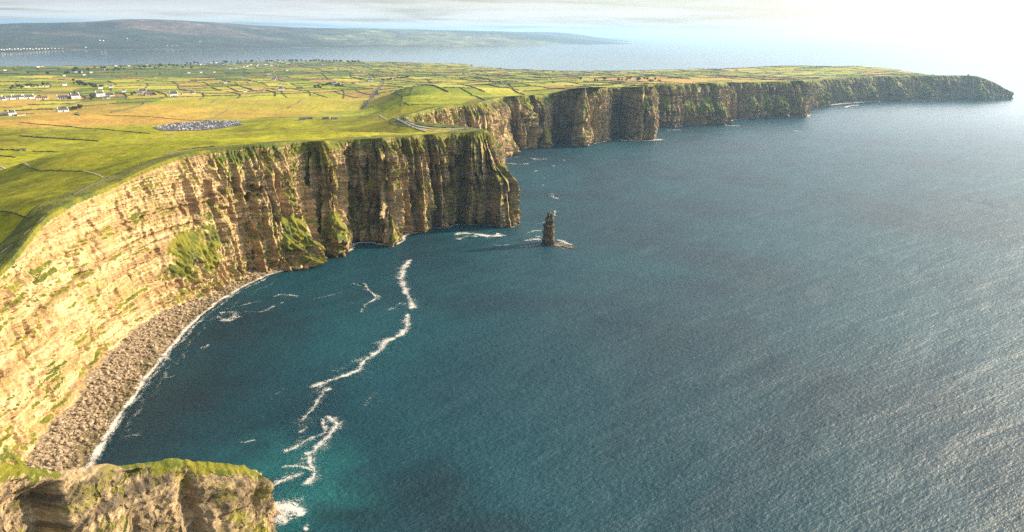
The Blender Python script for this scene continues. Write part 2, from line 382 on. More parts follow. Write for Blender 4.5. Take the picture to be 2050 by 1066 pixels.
HG = tps_eval(FIT, gx, gy).reshape(gx.shape)
def h_land(x, y, rough=True):
    x = np.asarray(x, float); y = np.asarray(y, float)
    fx = np.clip((x-HX[0])/30.0, 0, len(HX)-1.001); fy = np.clip((y-HY[0])/30.0, 0, len(HY)-1.001)
    i = fx.astype(int); j = fy.astype(int); u = fx-i; v = fy-j
    h = HG[i, j]*(1-u)*(1-v)+HG[i+1, j]*u*(1-v)+HG[i, j+1]*(1-u)*v+HG[i+1, j+1]*u*v
    if rough:
        far = sstep(y, 1500, 2400)
        h = h+fbm(x/420, y/420, 1.3, 3)*(2.0+6.0*far)+fbm(x/70, y/70, 5.1, 3)*(1.3-0.3*far)
    return h
def onland(px, py):
    """first point where the view ray meets the terrain"""
    d = ray(px, py); d = d/np.hypot(d[0], d[1]); r = np.geomspace(420, 13000, 1500)
    X = d[0]*r; Y = d[1]*r; Z = CAM_H+d[2]*r; hh = np.maximum(h_land(X, Y), 0)
    k = np.argmax(Z < hh)
    if Z[k] >= hh[k]: return np.array([X[-1], Y[-1], 0.0])
    a = Z[k-1]-hh[k-1]; b = hh[k]-Z[k]; t = a/(a+b+1e-9); x = X[k-1]+(X[k]-X[k-1])*t; y = Y[k-1]+(Y[k]-Y[k-1])*t
    return np.array([x, y, float(h_land(x, y))])

# ------------------------------------------------------------------ cliff builder
def build_wall(name, B, T, L, ds, dz, out_amp, tone, gbias, lichen, prof, aprons=(), skirt=True, seed=0.0, zfoot=-6.0, brow=0.0, sm=7.0, strat=2.2, skirts=(3, 8, 15, 24, 36, 52), bump_fn=None, topk=0.15, blk=1.0, triamp=1.0, rimz=0.0):
    q = [0.0]
    while q[-1] < L[-1]:
        q.append(q[-1]+ds(interp(L, B, [q[-1]])[0]))
    q = np.array(q[:-1]+[L[-1]]); n = len(q)
    step = np.median(np.diff(q))
    b = gsmooth(interp(L, B, q), sm/step); t = gsmooth(interp(L, T, q), (16.0 if rimz == 0 else 3.0)/step)
    t[:, 2] += rimz*(pn(t[:, 0]/11, .5, .5)+.6*pn(t[:, 0]/4, .9, .5))
    d = np.gradient(gsmooth(b, 14.0/step), axis=0); d /= np.linalg.norm(d, axis=1)[:, None]+1e-9
    nout = np.stack([d[:, 1], -d[:, 0]], 1)                      # towards the sea
    nout = gsmooth(nout, 8.0/step); nout /= np.linalg.norm(nout, axis=1)[:, None]+1e-9
    nr = int(max(t[:, 2])/dz); tt = np.linspace(0, 1, nr)
    TT, Q = np.meshgrid(tt, q)                                   # n x nr
    Z = zfoot+(t[:, 2:3]-zfoot)*TT
    P = prof(Q, TT)                                              # share of the setback reached at height t
    X = b[:, 0:1]+(t[:, 0:1]-b[:, 0:1])*P; Y = b[:, 1:2]+(t[:, 1:2]-b[:, 1:2])*P
    fl = out_amp(Q); s = Q+seed
    wrp = 6*pn(s/60, Z/50, 2.2)
    ph = s/52+.55*pn(s/95, Z/160, seed+.3)+.12*pn(s/20, Z/40, 5.5); tri = 2*np.abs(2*(ph-np.floor(ph+.5)))-1; ph2 = s/23+.5*pn(s/40, Z/90, seed+9.3); tri2 = 2*np.abs(2*(ph2-np.floor(ph2+.5)))-1
    am = sstep(fl, .35, .9)*(0.55+.9*np.clip(.5+pn(s/140, Z/120, 2.9), 0, 1))
    D = fl*8.0*fbm(s/85, Z/330, 0.5+seed, 2)+(5.2*tri+3.0*tri2)*am*triamp*sstep(TT, 1.02, .8)
    r1 = 1-np.abs(pn((s+wrp)/22, Z/260, 4.4))*2.4; D += fl*8.5*(r1-0.45)*sstep(TT, 1.0, 0.8)
    r2 = 1-np.abs(pn((s+wrp)/7.5, Z/95, 7.7))*2.2; D += fl*4.2*(r2-0.45)*sstep(TT, 1.02, 0.9)
    D += (0.5+0.5*fl)*2.2*pn(X/9, Y/9, Z/14)+1.1*pn(X/4, Y/4, Z/5)
    bs_ = hsh(np.floor((s+wrp)/9+.6*pn(s/15, Z/12, 3.3)).astype(int), np.floor((Z+3*pn(s/40, Z/40, .7))/7).astype(int)+500, 7)-.5; bs2 = hsh(np.floor((s+wrp)/4).astype(int)+9000, np.floor((Z+2*pn(s/20, Z/20, 1.7))/3.2).astype(int)+700, 8)-.5
    D += (bs_*3.4+bs2*1.7)*blk*(.12+.88*np.clip(fl*1.3-.3, 0, 1))*sstep(TT, 1.0, .95)
    pk = sstep(pn((s+wrp)/19, Z/48, 12.5)+.5*pn(s/8, Z/16, 3.5), .12, .42); D -= (1.5+8.5*np.clip(fl, 0, 1.2))*pk*sstep(TT, 1.0, .9)*(1 if bump_fn is None else .3)
    zz = Z+5*fbm(X/160, Y/160, 0.3, 2)
    led = sstep(pn(zz/9.0, 0.37, 0.2+s/900), -0.12, 0.12)-0.5; led2 = sstep(pn(zz/3.4, 0.91, 0.7+s/300), -0.1, 0.1)-0.5
    D += strat*(1.7-1.25*np.clip(fl, 0, 1))*(led*1.3+led2*0.55)*sstep(TT, 1.0, 0.93)
    ap = np.zeros_like(D); gext = np.zeros_like(D)
    for s0, w, ztop, zbot, outd, gr in aprons:
        e = np.exp(-((Q-s0-6*pn(Z/25, s0, 1.1))/(w*(1.25-.75*np.clip((Z-zbot)/(ztop-zbot), -.2, 1))))**2*1.2)*(1+0.5*pn(s/15, Z/20, 9.1)+.35*pn(s/5, Z/7, 3.1))
        rmp = 1-sstep(Z, zbot, ztop); a = outd*e*(rmp**0.8)
        ap = np.maximum(ap, a)
        gext = np.maximum(gext, gr*sstep(e, 0.15, 0.75)*sstep(Z+10*pn(s/12, Z/30, 6.6), zbot-8, zbot+8)*(1-sstep(Z, ztop-14, ztop+10)))
    D = D*(1-0.8*np.clip(gext, 0, 1))+ap
    if bump_fn is not None: D = D+bump_fn(Q, Z, TT)
    D = D*sstep(TT, 1.0, 0.965)*(1-topk)+D*topk
    X = X+nout[:, 0:1]*D; Y = Y+nout[:, 1:2]*D
    if brow: Z = Z-brow*(1-sstep(TT, 1.03, 0.9))*0
    Z = Z+np.where(TT > 0.93, 0, 1)*0.9*pn(X/6, Y/6, Z/6+3)
    cols = [np.stack([X, Y, Z], -1)]
    nsk = 0
    if skirt:
        ex, ey = X[:, -1], Y[:, -1]
        for k, dd in enumerate(skirts):
            dd = dd*skirt if not isinstance(skirt, bool) else dd
            x = ex-nout[:, 0]*dd; y = ey-nout[:, 1]*dd
            # smoothed inland direction keeps strips ordered
            hz = h_land(x, y); f = min(1, (k+1)/3.0); z = t[:, 2]*(1-f)+(hz+(0.45 if k < len(skirts)-1 else -2.0))*f
            cols.append(np.stack([x, y, z], -1)[:, None]); nsk += 1
    V = np.concatenate(cols, 1); nc = V.shape[1]
    du = np.gradient(V, axis=0); dv = np.gradient(V, axis=1); N = np.cross(du, dv); N /= np.linalg.norm(N, axis=-1)[..., None]+1e-9
    nz = np.abs(N[..., 2])
    TTx = np.concatenate([TT, np.ones((n, nsk))], 1); Qx = np.repeat(q[:, None], nc, 1)
    Zx = V[..., 2]
    gn = fbm(V[..., 0]/38, V[..., 1]/38, Zx/30, 3)
    gr = sstep(nz+0.42*gn+gbias(Qx, TTx), 0.52, 0.86)
    if skirt: gr = np.maximum(gr, sstep(TTx, 0.955, 0.99)*0.9)
    gx_ = np.concatenate([gext, np.zeros((n, nsk))], 1); gr = np.maximum(gr, gx_*(0.75+0.5*gn))
    gr[:, nr:] = 1.0
    gr = np.where(Zx < 7, 0, gr)
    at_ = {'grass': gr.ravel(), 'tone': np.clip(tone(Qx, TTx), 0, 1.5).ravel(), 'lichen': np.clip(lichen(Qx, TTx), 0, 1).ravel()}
    f = grid_faces(n, nc)
    o = make_mesh(name, V.reshape(-1, 3), f, M_ROCK, attrs=at_)
    return o, V, q

sN = s_of(516, 546); sTip = s_of(1022, 455); sCove = SL[38]; sB = s_of(984, 337); sC = s_of(1307, 280); sD = s_of(1614, 235); sE = SL[-1]
def seg(v, pts):
    xs, ys = zip(*pts); return np.interp(v, xs, ys)
out_amp = lambda s: seg(s, [(0, .28), (sN-180, .34), (sN-60, .7), (sN+40, 1.1), (sTip, 1.1), (sB-200, .8), (sB+200, 0.9), (sB+300, 1.15), (sC, 1.3), (sD, 1.5), (sE, 1.6)])
tone = lambda s, t: seg(s, [(0, 0.0), (sN-260, 0.04), (sN-60, .25), (sN+150, .50), (sTip-250, .7), (sTip-60, 1), (sTip, .7), (sB-350, .35), (sB, .12), (sB+250, .5), (sC, .7), (sD, .9), (sE, 1.1)])  # golden to grey rock, with shade on headland front and far cliffs painted in
gbias = lambda s, t: seg(s, [(0, -.12), (sN-300, -.16), (sN-60, -.06), (sN+40, .15), (sTip-150, .2), (sTip, .26), (sB-200, .16), (sB, .02), (sC, .04), (sD, .06), (sE, .08)])+np.where(s > sN-30, sstep(t, .78, .97)*.30, sstep(t, .93, 1.0)*.15)
lich = lambda s, t: seg(s, [(0, .45), (sN-200, .5), (sN, .7), (sTip, .9), (sB, .6), (sE, .8)])
def prof(S, t):
    a = np.interp(t, [0, .1, .2, .6, .85, 1], [0, .16, .26, .60, .84, 1])      # sloping layered face of the near bay
    h = np.interp(t, [0, .5, .8, .88, .95, 1], [0, .18, .34, .55, .82, 1])      # steep wall with grassy brow
    nose = np.interp(t, [0, .5, .56, .66, .84, 1], [0, .18, .36, .66, .9, 1])
    w1 = sstep(S, sN-120, sN+40); wn_ = np.exp(-((S-(sTip+18))/70)**2)
    p = a*(1-w1)+h*w1; return p*(1-wn_)+nose*wn_
ap = [
 (s_of(60,925)-34, 40, 34, 6, 16, .62),
 (s_of(450,570)-48, 62, 104, 34, 20, .9), (s_of(450,570)-5, 26, 124, 60, 10, .9),
 (s_of(596,529)-2, 38, 92, 34, 34, 1.5), (s_of(677,511), 26, 86, 34, 26, 1.5),
 (s_of(790,492), 14, 64, 12, 14, .9), (s_of(766,488)-20, 16, 128, 108, 5, 1.2),
 (s_of(1013,310)-10, 60, 100, 30, 30, 0.7), (s_of(1097,295), 26, 80, 30, 24, 1.2), (s_of(1059,297), 30, 170, 120, 22, 1.0), (s_of(1164,294)-5, 30, 180, 110, 26, 1.0), (s_of(1290,281), 30, 170, 110, 22, 1.2),
 (s_of(1345,254)-30, 40, 140, 70, 26, 1.4), (s_of(1378,251), 40, 120, 60, 30, 1.3), (s_of(1410,250), 50, 120, 60, 34, 1.5), (s_of(1445,249)-20, 36, 110, 56, 34, 1.5),
 (s_of(1503,238), 40, 120, 50, 36, 1.3), (s_of(1530,236), 50, 120, 40, 36, 1.3), (s_of(1556,236)+15, 45, 110, 50, 40, 1.3), (s_of(1590,235)+20, 26, 170, 60, 26, .8),
 (s_of(1640,213), 90, 150, 40, 50, 1.0), (s_of(1689,205), 70, 110, 40, 50, 1.0), (s_of(1739,203), 60, 120, 40, 50, 1.1), (s_of(1797,201), 70, 120, 40, 60, 1.2), (s_of(1830,199)+60, 80, 120, 40, 50, .9), (s_of(1959,199.5), 70, 120, 30, 40, .9)]
def dsf(p): return max(1.15, p[1]*0.00115)
cut1 = [i for i, l in enumerate(SL) if l >= sB-1][0]
# nearer wall (fine) and the run of farther cliffs (coarser), each its own object
i1 = cut1+1
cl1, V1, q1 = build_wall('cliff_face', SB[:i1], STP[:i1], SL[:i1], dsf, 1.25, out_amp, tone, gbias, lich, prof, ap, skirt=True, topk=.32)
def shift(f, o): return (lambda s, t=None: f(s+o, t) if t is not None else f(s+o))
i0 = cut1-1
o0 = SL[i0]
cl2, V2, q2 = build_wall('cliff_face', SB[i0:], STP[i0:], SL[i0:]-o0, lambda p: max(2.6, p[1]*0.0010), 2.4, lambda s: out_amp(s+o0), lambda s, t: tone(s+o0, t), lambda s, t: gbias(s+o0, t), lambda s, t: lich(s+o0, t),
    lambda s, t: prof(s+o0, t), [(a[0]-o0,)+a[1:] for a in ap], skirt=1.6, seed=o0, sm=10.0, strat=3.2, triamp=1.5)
tag(cl1, 'sunlit golden layered sea cliffs rising over the boulder beach and the headland', 'cliff', kind='structure')
tag(cl2, 'line of dark fluted cliffs running away to the far headland', 'cliff', kind='structure')

# ------------------------------------------------------------------ land surface
def in_poly(x, y, P):
    ins = np.zeros(x.shape, bool); n = len(P)
    for i in range(n):
        x1, y1 = P[i]; x2, y2 = P[(i+1) % n]
        if y1 == y2: continue
        c = ((y1 > y) != (y2 > y)) & (x < (x2-x1)*(y-y1)/(y2-y1)+x1); ins ^= c
    return ins
rimL = arclen(STP); rq = np.arange(0, rimL[-1], 12.0); rim = interp(rimL, STP, rq); rim = gsmooth(rim, 1.3)
rd = np.gradient(gsmooth(rim[:, :2], 3), axis=0); rd /= np.linalg.norm(rd, axis=1)[:, None]+1e-9
inset = 16+8*sstep(rim[:, 1], 2300, 4500)
rin = rim[:, :2]+np.stack([-rd[:, 1], rd[:, 0]], 1)*inset[:, None]
POLY = np.r_[rin, [[3300, 7600], [5200, 12500], [-9500, 12500], [-9500, -390], [-510, -390]]]
na, nrad = 820, 900
ang = np.linspace(math.radians(-62), math.radians(38), na); rad = np.geomspace(330, 12400, nrad)
AA, RD = np.meshgrid(ang, rad, indexing='ij'); LX = np.sin(AA)*RD; LY = np.cos(AA)*RD
ok = in_poly(LX, LY, POLY) & (LX > -9500)
LZ = h_land(LX, LY)
ok &= LZ > -7
# field pattern -----------------------------------------------------
FA = math.radians(24)
def uv_to_xy(u, v):
    uu = u+70*np.sin(v/520+0.4)+30*np.sin(v/190); vv = v+90*np.sin(u/760)+25*np.sin(u/230+1)
    return uu*math.cos(FA)-vv*math.sin(FA), uu*math.sin(FA)+vv*math.cos(FA)
def xy_to_uv(x, y):
    a = x*math.cos(FA)+y*math.sin(FA); b = -x*math.sin(FA)+y*math.cos(FA); u, v = a.copy(), b.copy()
    for _ in range(6):
        u, v = a-70*np.sin(v/520+0.4)-30*np.sin(v/190), b-90*np.sin(u/760)-25*np.sin(u/230+1)
    return u, v
CU, CV = 165.0, 215.0
def hsh_(i, j, k=0): return (((np.asarray(i)*73856093) ^ (np.asarray(j)*19349663) ^ (k*83492791)) % 10007)/10007.0
def field_id(u, v):
    i = np.floor(u/CU).astype(np.int64)                 # strips
    off = hsh(i, 0, 5)*CV; j = np.floor((v+off)/CV).astype(np.int64)
    return i, j
u, v = xy_to_uv(LX.ravel(), LY.ravel()); fi, fj = field_id(u, v)
fr = hsh(fi, fj, 1); fr2 = hsh(fi, fj, 2); fr3 = hsh(fi//2, fj//2, 3)
pal = np.array([(0.165,0.195,0.022),(0.225,0.240,0.032),(0.105,0.145,0.020),(0.270,0.250,0.045),(0.270,0.200,0.050),(0.215,0.140,0.060),(0.180,0.160,0.050)])
ci = np.searchsorted([.26, .48, .64, .80, .89, .95], fr); fc = pal[ci]*(0.85+0.3*fr2)[:, None]
X, Y = LX.ravel(), LY.ravel()
def blob(px, py, z, rx, ry, soft=.5):
    c = at(px, py, z); dd = np.hypot((X-c[0])/rx, (Y-c[1])/ry)+0.35*fbm(X/260, Y/260, 2.0, 3); return sstep(dd, 1+soft*.5, 1-soft*.5)
gn1 = fbm(X/240, Y/240, 8.8, 4)
near = np.array((0.160, 0.172, 0.008))*(1+0.5*gn1+.3*fbm(X/60, Y/60, 1.8, 3))[:, None]
near = near*(1-sstep(gn1, .15, .6)[:, None]*.6)+np.array((0.20, 0.155, 0.018))*sstep(gn1, .15, .6)[:, None]*.6
# distance inland decides where enclosed fields begin
wf = sstep(Y+0.32*np.maximum(-X-700, 0)+240*gn1, 2350, 2600)
col = near*(1-wf[:, None])+fc*wf[:, None]
def lay(mask, c, amt=1.0):
    global col
    mm = (mask*amt)[:, None]; col = col*(1-mm)+np.array(c)*(1+0.22*fbm(X/90, Y/90, 3.3, 3))[:, None]*mm
lay(blob(185, 243, 105, 420, 190), (0.30, 0.185, 0.055), .9)
lay(blob(330, 228, 100, 620, 260), (0.27, 0.185, 0.045), .85)
lay(blob(60, 218, 95, 420, 260), (0.26, 0.19, 0.05), .6)
lay(blob(560, 205, 100, 520, 330), (0.225, 0.200, 0.030), .75)
lay(blob(560, 190, 80, 700, 120), (0.26, 0.18, 0.055), .7)
lay(blob(620, 225, 110, 500, 130), (0.24, 0.19, 0.035), .7)
lay(blob(1340, 161, 140, 560, 260), (0.29, 0.165, 0.060), .9)
lay(blob(1560, 157, 140, 520, 330), (0.24, 0.165, 0.050), .8)
lay(blob(150, 143, 40, 2600, 900), (0.040, 0.075, 0.030), .8)  # this and the next: cloud shadow painted into the woodland green
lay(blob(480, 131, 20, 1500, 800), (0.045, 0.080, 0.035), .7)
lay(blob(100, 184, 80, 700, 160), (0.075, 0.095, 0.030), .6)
lay(blob(1240, 163, 140, 260, 120), (0.12, 0.10, 0.045), .6)
lay(blob(880, 200, 165, 420, 420), (0.165, 0.205, 0.016), .7)
shr = sstep(LZ.ravel(), 4.5, 1.0); lay(shr, (0.16, 0.13, 0.09), .9)
LZf = np.where(ok, LZ, 0)
Fl = grid_faces(na, nrad, ok)
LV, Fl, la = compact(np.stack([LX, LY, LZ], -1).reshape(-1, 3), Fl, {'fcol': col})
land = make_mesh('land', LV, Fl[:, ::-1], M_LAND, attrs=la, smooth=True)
tag(land, kind='structure')
print('land', len(LV), time.time()-T00)

# ------------------------------------------------------------------ sea
sa = np.linspace(0, 2*math.pi, 481); sr = np.r_[0.5, np.geomspace(60, 80000, 260)]
A2, R2 = np.meshgrid(sa, sr, indexing='ij'); SX = np.sin(A2)*R2; SY = np.cos(A2)*R2
def sblob(px, py, rx, ry, soft=.6):
    c = at(px, py, 0); dd = np.hypot((SX-c[0])/rx, (SY-c[1])/ry)+0.7*fbm(SX/45, SY/45, 4.0, 4); return sstep(dd, 1+soft, 1-soft)
shoal = np.maximum.reduce([sblob(590, 930, 55, 45)*.8, sblob(590, 1010, 60, 45)*.9, sblob(940, 470, 60, 30)*.35, sblob(1080, 470, 35, 40)*.35, sblob(740, 640, 120, 160)*.15])
reef = np.maximum.reduce([sblob(870, 985, 42, 34, .9)*.5, sblob(700, 1035, 30, 14)*.6, sblob(960, 1050, 50, 22, .9)*.45, sblob(330, 800, 70, 120)*.45, sblob(470, 640, 70, 90)*.45, sblob(240, 920, 30, 60)*.4])
sea = make_mesh('sea', np.stack([SX, SY, SX*0], -1).reshape(-1, 3), grid_faces(481, 261)[:, ::-1], M_SEA, attrs={'shoal': shoal.ravel(), 'reef': reef.ravel(), 'calm': np.maximum(.72*sstep(np.hypot(SX, SY), 1300, 6500), sstep(SY, 5200, 7600)*(.72+.28*sstep(SX, 2500, -800))).ravel()}, smooth=True)
tag(sea, kind='structure')

# ------------------------------------------------------------------ foam: floating streaks, breaking edges, splashes
FV, FF, FE, FD = [], [], [], []
nfo = [0]
def ribbon(pts, w, dens=0.0, world=False, wob=1.0, ends=True, halo=True):
    if halo and dens > .02 and not world: ribbon(pts, w*2.3, dens*.3-.07, world, wob*1.8, ends, False)
    P = np.array([at(*p)[:2] for p in pts]) if not world else np.array(pts, float)
    L = arclen(P); q = np.arange(0, L[-1]+1.5, 2.0 if L[-1] < 900 else 5.0); c = gsmooth(interp(L, P, q), 3)
    d = np.gradient(c, axis=0) if len(c) > 2 else np.diff(c, axis=0, append=c[-1:]+1e-3); d /= np.linalg.norm(d, axis=1)[:, None]+1e-9; nn = np.stack([-d[:, 1], d[:, 0]], 1)
    c = c+nn*(wob*4*pn(q/34, nfo[0]*3.1, 0.5)+wob*1.6*pn(q/9, nfo[0]*1.7, 2.5))[:, None]
    ww = w*(0.8+0.55*pn(q/28, 7.7, nfo[0])); tap = np.minimum(1, np.minimum(q, q[-1]-q)/(0.03*q[-1]+5)) if ends else np.ones(len(q))
    z = 0.10+0.012*nfo[0]; nfo[0] += 1
    off = sum(len(v) for v in FV); k = 7; s = np.linspace(-1, 1, k)
    V = c[:, None, :]+nn[:, None, :]*(s[None, :, None]*ww[:, None, None]*1.5)
    FV.append(np.c_[V.reshape(-1, 2), np.full(len(q)*k, z)]); FF.append(grid_faces(len(q), k)+off)
    e = (1-np.abs(s)**1.5)[None, :]*np.ones((len(q), 1)); FE.append((e*2-1.35).ravel()); FD.append(((dens+.10+0.35*(tap-1))[:, None]*np.ones((1, k))).ravel())
Z7 = lambda *l: [(400+x/1.883, 500+y/1.883) for x, y in l]
Z5 = lambda *l: [(450+x/2.733, 230+y/2.733) for x, y in l]
Z6 = lambda *l: [(x/2.027, 540+y/2.027) for x, y in l]
Z3 = lambda *l: [(780+x/3.66, 140+y/3.66) for x, y in l]
ribbon(Z7((800,35),(770,70),(758,110),(780,150),(795,190),(808,232)), 10, .17)
ribbon(Z7((785,235),(786,265),(775,300),(750,325),(710,340),(688,355),(690,375),(650,395),(610,430),(600,455),(560,475),(500,488),(450,510),(410,530)), 8.5, .17)
ribbon(Z7((512,520),(465,530),(450,560),(440,590),(410,620),(370,655)), 6, .08)
ribbon(Z7((470,622),(500,635),(512,665),(490,700),(455,740),(432,770),(385,765)), 7, .16)
ribbon(Z7((432,770),(413,808),(440,832),(432,860),(400,885),(380,900)), 5.5, .16)
ribbon(Z7((295,828),(330,818),(370,824),(410,822),(440,838)), 4.5, .14)
ribbon(Z7((412,830),(360,852),(310,866),(270,888),(255,920)), 6, .06)
ribbon(Z7((420,668),(385,680),(355,700)), 6, .08); ribbon(Z7((445,700),(385,728),(340,750),(300,775)), 5, .12)
ribbon(Z7((470,630),(462,665),(470,690),(440,705),(400,722)), 5, .06)
ribbon(Z7((620,122),(640,160),(668,185),(625,208),(603,243)), 4.5, .10)
ribbon(Z7((575,125),(612,142)), 3, .04); ribbon(Z7((700,234),(740,214),(785,200)), 3.5, .03); ribbon(Z7((270,182),(295,170),(330,174),(385,176)), 5, .08)
ribbon(Z7((408,190),(470,178),(548,158)), 4, .02); ribbon(Z7((55,242),(110,236),(150,232),(120,258),(60,270)), 9, .06)
ribbon(Z7((150,232),(235,238),(290,205),(320,195)), 6, .02); ribbon(Z7((145,740),(180,722),(225,726)), 3.5, .05)
ribbon(Z7((258,575),(290,545),(335,518)), 9, -.10); ribbon(Z7((620,600),(640,560),(665,532)), 9, -.05); ribbon(Z7((480,462),(530,455),(570,445)), 5, -.03)
ribbon(Z7((470,500),(440,560),(400,640),(380,700),(420,760),(360,830),(290,880)), 26, -.13)
ribbon(Z7((700,350),(600,420),(500,470)), 16, -.10)
ribbon(Z7((240,940),(330,960),(420,950)), 22, -.08)
ribbon(Z7((262,905),(258,940),(275,975)), 14, .02)
for k, (a, b, c_) in enumerate((((250,960),(300,985),(350,1000)), ((262,980),(320,970),(405,985)), ((255,1000),(310,1015),(360,1022)), ((280,965),(340,975),(400,1010)))): ribbon(Z7(a, b, c_), 11, .24)
ribbon(Z7((372,1052),(400,1045),(425,1052)), 6, .22); ribbon(Z7((262,1010),(255,1050),(240,1080)), 9, .02)
ribbon(Z6((795,320),(830,318),(852,308),(845,300)), 4, .03); ribbon(Z6((480,690),(540,676),(592,670)), 5, .03); ribbon(Z6((870,188),(930,214),(992,186)), 6, .08); ribbon(Z6((640,345),(700,372),(740,392)), 7, -.06); ribbon(Z6((870,120),(960,150),(1080,126)), 9, -.06); ribbon(Z6((650,440),(690,440),(720,430)), 6, -.02)
# before the headland and round the stack
ribbon(Z5((1225,606),(1300,603),(1360,596),(1410,604)), 6, .12); ribbon(Z5((1460,608),(1530,612),(1590,608)), 5, .08)
ribbon(Z5((1250,660),(1310,650),(1380,655),(1450,668),(1530,662)), 13, .22, wob=.6); ribbon(Z5((1255,690),(1330,665),(1400,672)), 9, .04); ribbon(Z5((1485,648),(1540,668)), 7, .2)
ribbon(Z5((1460,712),(1520,722),(1570,706)), 7, .02)
ribbon(Z5((1630,695),(1680,688),(1745,684)), 12, .14); ribbon(Z5((1690,672),(1740,668)), 16, .10); ribbon(Z5((1820,700),(1880,712)), 12, .12); ribbon(Z5((1640,655),(1690,636),(1752,640)), 10, .02); ribbon(Z5((1680,604),(1725,598),(1760,585)), 8, .0); ribbon(Z5((1600,728),(1680,722),(1740,705)), 7, -.02)
ribbon(Z5((1808,684),(1850,696),(1905,716)), 9, .22); ribbon(Z5((1815,720),(1860,738),(1910,722)), 4, .05)
ribbon(Z5((1800,560),(1812,525)), 5, .1); ribbon(Z5((1792,432),(1800,455),(1830,465)), 10, .05); ribbon(Z5((1725,390),(1755,386)), 7, .05); ribbon(Z5((1738,366),(1748,362)), 5, .05); ribbon(Z5((1740,350),(1765,343)), 5, .05)
ribbon(Z5((1690,314),(1715,306)), 6, .1); ribbon(Z5((1785,284),(1815,282)), 8, .16); ribbon(Z5((1845,252),(1870,249)), 7, .14); ribbon(Z5((1660,240),(1700,246),(1770,243)), 14, .12); ribbon(Z5((1480,286),(1540,266),(1600,274),(1675,268)), 10, .04); ribbon(Z5((1540,240),(1620,232)), 10, -.02)
# surf lines at the foot of the walls
def surf(sa_, sb_, w, dens, off=5.0, step=400):
    """surf hugging the cliff foot between two arc lengths"""
    dens += .16; n = max(1, int((sb_-sa_)/step))
    for k in range(n):
        a, b = sa_+(sb_-sa_)*k/n, sa_+(sb_-sa_)*(k+1)/n; q = np.arange(a, b+4, 6.0)
        p = gsmooth(interp(SL, SB, q), 2); d = np.gradient(p, axis=0); d /= np.linalg.norm(d, axis=1)[:, None]+1e-9
        ribbon(p+np.stack([d[:, 1], -d[:, 0]], 1)*off, w, dens, world=True, wob=.8, ends=False)
surf(s_of(628,512), s_of(858,467), 9, .08, 7); surf(s_of(867,453), s_of(1022,455)+20, 6, -.06, 9)
surf(s_of(984,337), s_of(1155,285), 10, -.08, 10); surf(s_of(1182,288), s_of(1212,283), 9, .12, 10); surf(s_of(1258,271), s_of(1307,280)+20, 11, .14, 12); ribbon(Z3((1680,520),(1800,522),(1930,520),(2010,512)), 18, .2)
surf(s_of(1312,253), s_of(1462,240), 13, .02, 14); surf(s_of(1462,240), s_of(1614,235)+20, 16, .06, 16)
ribbon([(1330,262),(1365,261)], 14, .1); ribbon([(1448,252),(1484,253)], 15, .2); ribbon([(1590,262),(1600,265)], 12, .08)
ribbon([(1640,213),(1680,209),(1720,205.5),(1745,204)], 34, .2); ribbon([(1614,234),(1622,230)], 22, .2); ribbon([(1692,216),(1700,213),(1718,211)], 16, .3); ribbon([(1745,203.5),(1800,202),(1900,200.5)], 26, .02); ribbon([(1968,199.5),(1985,199.3)], 30, .2)
# the beach waterline
WL = [(150,1010),(165,965),(190,915),(215,872),(238,835),(262,803),(285,772),(312,735),(340,700),(372,662),(405,630),(440,604),(490,574),(530,554),(565,544),(600,534),(632,518)]
ribbon(WL, 5.5, .26, wob=.5, ends=False); ribbon([(x+9, y+2) for x, y in WL[:14]], 7, .02, wob=1.2, ends=False); ribbon([(x+30, y+6) for x, y in WL[3:14]], 8, -.12, wob=3, ends=False)
foam = make_mesh('sea_foam', np.concatenate(FV), np.concatenate(FF), M_FOAM, attrs={'edge': np.concatenate(FE), 'dens': np.concatenate(FD)}, smooth=True)
tag(foam, 'white foam lines drifting on the dark water and breaking along the cliffs', 'foam', kind='stuff')

# ------------------------------------------------------------------ boulder beach
mB, gg, bb, _ = newmat("beach_stone"); pB = geom_pos(gg)
cB = gg.ramp(gg.noise(pB, 0.35, 4, 0.7), [(0.34, (0.06, 0.042, 0.024)), (0.5, (0.22, 0.155, 0.085)), (0.66, (0.46, 0.35, 0.215))])
moss = gg.smooth(gg.noise(pB, 0.03, 4, 0.6), 0.38, 0.55)
spz = gg.new('ShaderNodeSeparateXYZ'); gg.put(spz.inputs[0], pB)
cB = gg.mix(gg.math('MULTIPLY', moss, gg.math('MULTIPLY', 0.75, gg.math('SUBTRACT', 1.0, gg.smooth(spz.outputs[2], 2.2, 5.0)))), cB, (0.085, 0.062, 0.012))
cB = gg.mix(gg.math('SUBTRACT', 1.0, gg.smooth(spz.outputs[2], 0.2, 1.6)), cB, (0.07, 0.055, 0.035))
gg.put(bb.inputs['Base Color'], cB); bb.inputs['Roughness'].default_value = 0.9
bi = [1, 2, 3, 4, 5, 6, 7, 8, 9, 10, 11, 12, 13, 14]
bq = SL[[1, 2, 3, 4, 5, 6, 7, 8, 9, 10, 11, 12, 13]]
basep = SB[1:14]; waterp = np.array([at(x, y)[:2] for x, y in [(140,1060),(165,965),(225,852),(262,803),(300,752),(345,695),(392,640),(440,604),(490,574),(530,554),(565,544),(600,534),(632,518)]])
bs = np.linspace(0, 12, 420); tsec = np.arange(13.)
BI = np.stack([np.interp(bs, tsec, basep[:, k]) for k in (0, 1)], 1); WI = np.stack([np.interp(bs, tsec, waterp[:, k]) for k in (0, 1)], 1)
BI = gsmooth(BI, 6); WI = gsmooth(WI, 6)
def beach_pt(i, t):
    """t: 0 cliff foot .. 1 waterline, continuing under the sea"""
    p = BI[i]+(WI[i]-BI[i])*np.asarray(t)[..., None]; z = 8.0*(1-np.clip(t, -1, 2))**1.0
    return p, z
tb = np.linspace(-0.35, 1.25, 46); ii, ti = np.meshgrid(np.arange(420), tb, indexing='ij')
